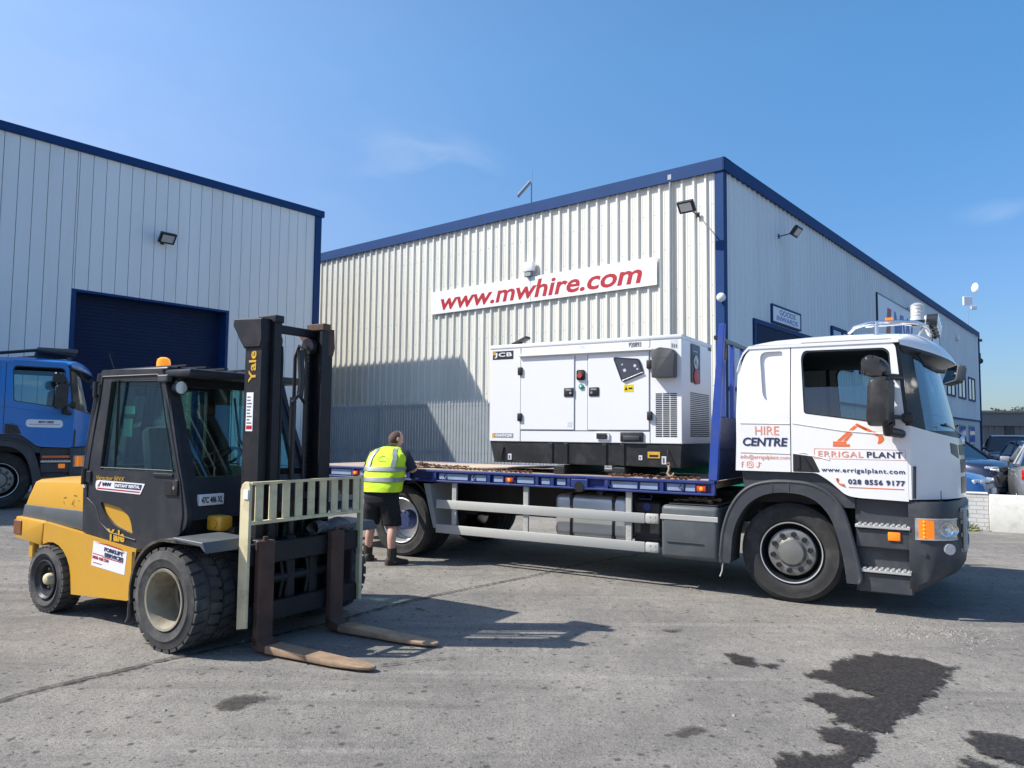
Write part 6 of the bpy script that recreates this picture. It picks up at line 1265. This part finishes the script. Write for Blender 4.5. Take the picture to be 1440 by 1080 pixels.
for s, fx_, fy_, ty in ((-1, -.215, .10, .0), (1, .20, -.08, .25)):
    h_ = node((s * .10, 0, .86), .10, pv); k_ = node((s * .165, (fy_) * .5 + .03, .49), .062, h_); c_ = node((s * .185, fy_ * .8 - .015, .34), .058, k_); a_ = node((fx_, fy_ - .01, .10), .040, c_); hl_ = node((fx_, fy_ - .02, .045), .042, a_); node((fx_ + s * .05 + ty * .2, fy_ + .15, .03), .034, hl_)
bm_ = skinned(N, E, 2); bb_ = MB(); bb_.bm.from_mesh(bm_)
# head with face, turned to the right
HM = T(.03, .165, 1.625) @ rot('Z', R(-38)) @ rot('X', R(-8)); bb_.M = HM
vs = []; nu, nv = 24, 16
for j in range(nv + 1):
    ph = math.pi * j / nv
    for i in range(nu):
        t = 2 * math.pi * i / nu; x, y, z = math.sin(ph) * math.cos(t), math.sin(ph) * math.sin(t), math.cos(ph)
        f = max(0, y); low = max(0, -z); X, Y_, Z = x * .074 * (1 - .25 * low), y * .096 * (1 - .12 * low * (y < 0)) + .008 * low * f, z * .118
        for (ex, ez, er, ed) in ((.031, .006, .022, -.010), (-.031, .006, .022, -.010), (0, -.018, .016, .024), (0, -.052, .026, .006), (0, -.09, .028, .010), (.0, .026, .04, .004)):
            if y > 0: Y_ += ed * math.exp(-((X - ex) ** 2 + (Z - ez) ** 2) / (2 * (er * .6) ** 2))
        vs.append((X, Y_, Z))
bb_.add(vs, [(j * nu + i, j * nu + (i + 1) % nu, (j + 1) * nu + (i + 1) % nu, (j + 1) * nu + i) for j in range(nv) for i in range(nu)])
for s in (-1, 1): bb_.sphere((s * .077, -.006, .0), .03, 12, 8, (.35, .62, 1.05)); bb_.sphere((s * .030, .083, .006), .010, 8, 6)
bb_.M = Matrix(); body = bb_.build('body', 'skin', pw, sharp=80)
b = MB(); b.M = HM; vs = []
for j in range(9):
    ph = math.pi * (.10 + .56 * j / 8)
    for i in range(20):
        t = math.pi * (.97 + 1.06 * i / 19) if j < 3 else math.pi * (.96 + 1.08 * i / 19); k = 1.045 + (.012 if j > 3 else -.01 * (3 - j)); low = max(0, -math.cos(ph))
        vs.append((math.sin(ph) * math.cos(t) * .074 * k * (1 - .25 * low), math.sin(ph) * math.sin(t) * .096 * k * (1 - .1 * low), math.cos(ph) * .118 * k))
b.add(vs, [(j * 20 + i, j * 20 + i + 1, (j + 1) * 20 + i + 1, (j + 1) * 20 + i) for j in range(8) for i in range(19)]); b.build('hair', 'hair', body, sharp=80)
def loft(mb, st, nseg=32, wr=.0, seed=0):
    vs = []
    for (x, y, z, rx, ry) in st:
        for i in range(nseg):
            t = 2 * math.pi * i / nseg; p = 2.5; c, s_ = math.cos(t), math.sin(t); c = math.copysign(abs(c) ** (2 / p), c); s_ = math.copysign(abs(s_) ** (2 / p), s_)
            w_ = 1 + wr * noise.noise((c * 2.2 + seed, s_ * 2.2, z * 15)) + wr * .6 * noise.noise((c * 5 + seed, s_ * 5, z * 34)); vs.append((x + rx * c * w_, y + ry * s_ * w_, z + wr * .06 * noise.noise((c * 3, s_ * 3, seed + z))))
    mb.add(vs, [(j * nseg + i, j * nseg + (i + 1) % nseg, (j + 1) * nseg + (i + 1) % nseg, (j + 1) * nseg + i) for j in range(len(st) - 1) for i in range(nseg)])
def interp(st, n):
    out = []
    for j in range(n + 1):
        u = j / n * (len(st) - 1); i = min(int(u), len(st) - 2); f = u - i; out.append(tuple(a * (1 - f) + c * f for a, c in zip(st[i], st[i + 1])))
    return out
VS = [(0, -.005, .925, .250, .165), (0, .0, 1.0, .255, .170), (0, .015, 1.12, .255, .168), (0, .03, 1.24, .260, .165), (0, .055, 1.35, .262, .155), (0, .075, 1.43, .245, .140), (0, .095, 1.485, .185, .115), (0, .11, 1.515, .11, .09), (0, .115, 1.525, .085, .08)]
b = MB(); loft(b, interp(VS, 56), 44, .035, 3); ve = b.build('hi_vis_vest', 'hivis', body, sharp=80)
b = MB()
def vat(z):
    for a, c in zip(VS, VS[1:]):
        if a[2] <= z <= c[2]: f = (z - a[2]) / (c[2] - a[2]); return tuple(p * (1 - f) + q * f for p, q in zip(a, c))
    return VS[-1]
for z0, z1 in ((1.06, 1.115), (1.20, 1.255)): loft(b, [(lambda v: (v[0], v[1], v[2], v[3] * 1.035 + .003, v[4] * 1.04 + .003))(vat(z0 + (z1 - z0) * k / 3)) for k in range(4)], 44, .025, 3)
for s in (-1, 1):
    vs = []
    for k in range(13):
        z = 1.25 + .255 * k / 12; v = vat(z); 
        for q in (-.026, .026):
            x = s * (.165 - .045 * smooth((z - 1.36) / .14)) + q; yy = v[1] - (v[4] * 1.05 + .006) * max(.05, 1 - abs(min(.999, (x - v[0]) / (v[3] * 1.03))) ** 2.5) ** (1 / 2.5); vs.append((x, yy, z))
    b.add(vs, [(2 * k, 2 * k + 1, 2 * k + 3, 2 * k + 2) for k in range(12)])
b.build('reflective_tape', 'tape', ve, sharp=80)
b = MB()
for z, pts in ((1.36, None),): b.tube([(-.07, -.105, 1.37), (-.03, -.092, 1.395), (.0, -.085, 1.405), (.03, -.092, 1.395), (.07, -.105, 1.37)], .003, 5); b.tube([(-.05, -.118, 1.345), (.05, -.118, 1.345)], .003, 5)
b.build('vest_emblem', 'greyink', ve)
# T-shirt sleeves and collar, shorts, socks and boots
b = MB()
for s, el in ((1, (.31, .16, 1.20)), (-1, (-.285, .10, 1.14))):
    sh = Vector((s * .20, .09, 1.42)); e = Vector(el); b.tube([tuple(sh + Vector((-s * .06, 0, .02))), tuple(sh), tuple(sh.lerp(e, .4)), tuple(sh.lerp(e, .86)), tuple(sh.lerp(e, .96))], [.07, .082, .080, .074, .072], 18)
b.tube([(.0, .11, 1.49), (.005, .125, 1.535)], [.085, .068], 18); loft(b, [(0, 0, .90, .225, .145), (0, 0, .95, .23, .15)], 36, .02); b.build('navy_shirt', 'shirt', body, sharp=80)
b = MB(); loft(b, interp([(0, 0, .93, .215, .14), (0, 0, .86, .222, .15), (0, 0, .78, .215, .148), (0, .005, .73, .19, .12)], 14), 36, .03, 5)
for s in (-1, 1): loft(b, interp([(s * .095, 0, .84, .11, .125), (s * .112, .005, .72, .118, .128), (s * .135, .01, .60, .112, .115), (s * .150, .012, .50, .108, .108), (s * .152, .012, .488, .10, .10)], 20), 28, .05, s * 3)
b.build('shorts', 'shorts', body, sharp=80)
for s, fx_, fy_, ty in ((-1, -.215, .10, .0), (1, .20, -.08, .25)):
    b = MB(); dx = s * .05 + ty * .2
    b.tube([(fx_, fy_ - .01, .215), (fx_, fy_ - .01, .16), (fx_, fy_ - .012, .09), (fx_, fy_ - .01, .05)], [.056, .060, .056, .058], 16)
    vs = []; K = [(-.085, .030, .075), (-.07, .042, .10), (-.02, .045, .115), (.05, .046, .10), (.12, .052, .075), (.18, .050, .06), (.215, .030, .05)]
    b.M = T(fx_, fy_, 0) @ rot('Z', -math.atan2(dx, .15))
    for y, w_, hh in K: vs += [(-w_, y, .0), (-w_ * 1.04, y, .03), (-w_ * .85, y, hh * .75), (-w_ * .3, y, hh), (w_ * .3, y, hh), (w_ * .85, y, hh * .75), (w_ * 1.04, y, .03), (w_, y, .0)]
    n8 = len(K); b.add(vs, [(j * 8 + i, j * 8 + (i + 1) % 8, (j + 1) * 8 + (i + 1) % 8, (j + 1) * 8 + i) for j in range(n8 - 1) for i in range(8)] + [tuple(range(8)), tuple(range((n8 - 1) * 8, n8 * 8))[::-1]]); b.M = Matrix(); b.build('work_boot', 'boot', body, sharp=60)
# lean the upper body in over the deck
def lean(o):
    if o.type == 'MESH':
        for v in o.data.vertices:
            k = max(0, v.co.z - .90); v.co.y += .20 * k; v.co.z -= .03 * k
    for c in o.children: lean(c)
lean(pw)
# ================================================================ parked cars behind the white wall
M['carblue'] = mat('car_blue', (.03, .12, .30), .25, .3, .04, 3, coat=.8); M['cardark'] = mat('car_dark_blue', (.018, .03, .07), .25, .3, .04, 3, coat=.8); M['carnavy'] = mat('car_navy', (.02, .028, .06), .25, .2, .04, 3, coat=.8); M['carsilver'] = mat('car_silver', (.50, .52, .53), .28, .6, .03, 3, coat=.8); M['carpale'] = mat('car_pale_blue', (.10, .22, .42), .25, .3, .04, 3, coat=.8)
def car(name, label, loc, yaw, paint, kind='hatch', front_plate=False):
    t = thing(name, label, 'car', loc, yaw, 'cars parked behind the white wall')
    suv = kind == 'suv'; L2 = 2.12 if kind != 'saloon' else 2.25; W = .89 if not suv else .93; up_ = .22 if suv else 0
    top = {'hatch': [(-2.08, .62), (-2.05, .88), (-1.98, .98), (-1.0, .97), (.0, .95), (.95, .93), (1.35, .88), (1.85, .76), (2.05, .62), (2.10, .45)], 'suv': [(-2.12, .62), (-2.10, 1.0), (-2.05, 1.10), (-1.0, 1.09), (0, 1.06), (.95, 1.04), (1.35, 1.01), (1.85, .93), (2.03, .78), (2.10, .5)], 'saloon': [(-2.25, .62), (-2.23, .85), (-2.15, .99), (-1.5, 1.02), (-1.0, .98), (0, .95), (.9, .92), (1.3, .88), (1.95, .77), (2.2, .5)]}[kind]
    st = []
    for x, z in top:
        e = max(0, (abs(x) - (L2 - .55)) / .55); w_ = W * (1 - .16 * e ** 2); st.append((x, w_, z))
    b = MB(); K = 9
    vs = []
    for x, w_, z in st:
        zl = .20 + up_ * .5; ring_ = [(-w_ * .90, zl), (-w_ * .985, zl + .12), (-w_, (zl + z) * .52), (-w_ * .975, z - .10), (-w_ * .90, z - .02), (-w_ * .45, z + .02), (0, z + .03)]; ring_ = ring_ + [(-y, q) for y, q in ring_[-2::-1]]
        vs += [(x, y, q) for y, q in ring_]
    m_ = 13; b.add(vs, [(i * m_ + j, i * m_ + j + 1, (i + 1) * m_ + j + 1, (i + 1) * m_ + j) for i in range(len(st) - 1) for j in range(m_ - 1)] + [tuple(range(m_)), tuple(range((len(st) - 1) * m_, len(st) * m_))[::-1]] + [(i * m_, (i + 1) * m_, (i + 1) * m_ + m_ - 1, i * m_ + m_ - 1) for i in range(len(st) - 1)])
    bo = b.build('body', paint, t, sharp=35)
    g = {'hatch': [(-1.98, .96), (-1.62, 1.36), (-1.25, 1.46), (-.1, 1.47), (.25, 1.40), (1.08, .93)], 'suv': [(-2.03, 1.08), (-1.85, 1.58), (-1.5, 1.70), (-.1, 1.71), (.3, 1.64), (1.05, 1.04)], 'saloon': [(-1.62, 1.0), (-1.0, 1.34), (-.65, 1.41), (.0, 1.42), (.3, 1.36), (1.12, .92)]}[kind]
    zt = max(z for _, z in g); zbm = g[0][1]
    def gy(z, k=1): return (W * .93 - (z - zbm) / (zt - zbm) * W * .23) * k
    b = MB(); n = len(g); vs = [(x, -gy(z), z) for x, z in g] + [(x, gy(z), z) for x, z in g]; b.add(vs, [tuple(range(n)), tuple(range(n, 2 * n))[::-1]] + [(i, i + 1, n + i + 1, n + i) for i in range(n - 1)]); b.build('windows', 'carglass', t, sharp=25)
    b = MB(); R0 = [i for i in range(n) if g[i][1] > zt - .14]
    b.grid(lambda u, v: (lambda x: (x, (2 * v - 1) * gy(zt) * 1.02, zt + .012 + .012 * (1 - (2 * v - 1) ** 2) - (.05 * max(0, (x - g[R0[-1]][0] + .35) / .35) ** 2 if x > g[R0[-1]][0] - .35 else 0) - (.06 * max(0, (g[R0[0]][0] + .3 - x) / .3) ** 2)))(g[R0[0]][0] + (g[R0[-1]][0] - g[R0[0]][0]) * u), 12, 8, (0, 0, -.03)); b.build('roof', paint, t)
    b = MB()
    for s in (-1, 1):
        for i in (0, n - 2): b.tube([(g[i][0], s * gy(g[i][1], 1.01), g[i][1]), (g[i + 1][0], s * gy(g[i + 1][1], 1.01), g[i + 1][1])], .035, 6)
        for x in (-.55,): b.tube([(x, s * gy(zbm, 1.01), zbm), (x, s * gy(zt, 1.01), zt)], .03, 6)
        b.tube([(g[0][0] + .05, s * gy(zbm + .01, 1.015), zbm + .015)] + [(g[-1][0], s * gy(zbm, 1.015), zbm - .02)], .014, 6)
    b.build('pillars', paint if kind != 'suv' else 'satin', t)
    for x in (-1.3, 1.28):
        for s in (-1, 1):
            b = MB(); b.lathe([(.19, -.2), (.30, -.19), (.32, -.15), (.32, -.05), (.30, -.01), (.21, .0), (.20, -.03)], (x, s * W * .985, .32 + up_ * .3), 'y', 24, s); o = b.build('wheel', 'rubber', t); b = MB(); b.lathe([(.20, -.02), (.19, .005), (.05, -.01), (0, -.005)], (x, s * W * .985, .32 + up_ * .3), 'y', 20, s); b.build('rim', 'alu', o)
            b = MB(); b.lathe([(.33, -.16), (.36, -.10), (.36, .004), (.335, .004), (.33, -.1)], (x, s * W * .985, .33 + up_ * .3), 'y', 24, s); b.build('arch_trim', 'satin', t)
    zf, zr = top[-3][1], top[2][1]
    for s in (-1, 1):
        b = MB(); b.M = T(1.86 if kind != 'saloon' else 1.98, s * .60, zf - .10) @ rot('Z', s * R(24)); b.box(-.02, .13, -.18, .18, -.08, .06, .03, 2); b.build('headlight', 'lens', t)
        b = MB(); b.M = T(-L2 + .10, s * .64, zr - .15) @ rot('Z', -s * R(22)); b.box(-.06, .06, -.19, .19, -.11, .09, .02, 2); ro = b.build('tail_light', 'redlens', t)
        b = MB(); b.M = T(-L2 + .10, s * .60, zr - .16) @ rot('Z', -s * R(22)); b.box(-.066, .0, -.12, .12, -.03, .025, .005); b.build('indicator', 'amber', ro)
        b = MB(); b.box(.78, .92, s * (W - .05), s * (W + .14), zbm + .01, zbm + .14, .03, 2); b.build('door_mirror', paint if kind != 'hatch' else 'carsilver', t)
        b = MB(); 
        for x in (-.62, .28): b.box(x, x + .14, s * (W - .012), s * (W + .012), zbm - .14, zbm - .11, .006)
        b.build('door_handles', paint, t)
    b = MB(); b.box(L2 - .12, L2 - .015, -.62, .62, .26 + up_, .48 + up_, .02, 2); b.box(L2 - .22, L2 - .06, -.40, .40, .54 + up_, .66 + up_, .02); b.build('front_grille', 'satin', t)
    pl = MB(); pl.box(L2 - .02, L2 + .012, -.26, .26, .42 + up_, .53 + up_, .004); pl.build('number_plate', 'palelabel', t)
    pl = MB(); pl.box(-L2 - .012, -L2 + .04, -.26, .26, .66, .77, .004); pl.build('number_plate', 'warnyellow' if kind == 'saloon' else 'palelabel', t)
    pl = MB(); pl.box(-L2 - .01, -L2 + .06, -W * .80, W * .80, .30 + up_, .45 + up_, .03, 2); pl.build('rear_bumper', paint if kind == 'saloon' else 'satin', t)
    return t
car('parked_car', 'bright blue hatchback close behind the lorry front, with a pale mirror', (8.15, 16.7, .15), R(-40), 'carblue', 'hatch')
car('parked_car', 'tall dark blue off-roader beside the bright blue hatchback', (10.75, 19.5, .15), R(-62), 'cardark', 'suv')
car('parked_car', 'navy car facing forward with its number plate showing behind the off-roader', (22.4, 34, .15), R(-120), 'carnavy', 'suv')
car('parked_car', 'silver saloon with red tail lamp, cut off by the right edge', (11.78, 16.25, .15), R(60), 'carsilver', 'saloon')
car('parked_car', 'pale blue car behind the silver saloon at the right edge', (19.3, 27.5, .15), R(-110), 'carpale', 'hatch')
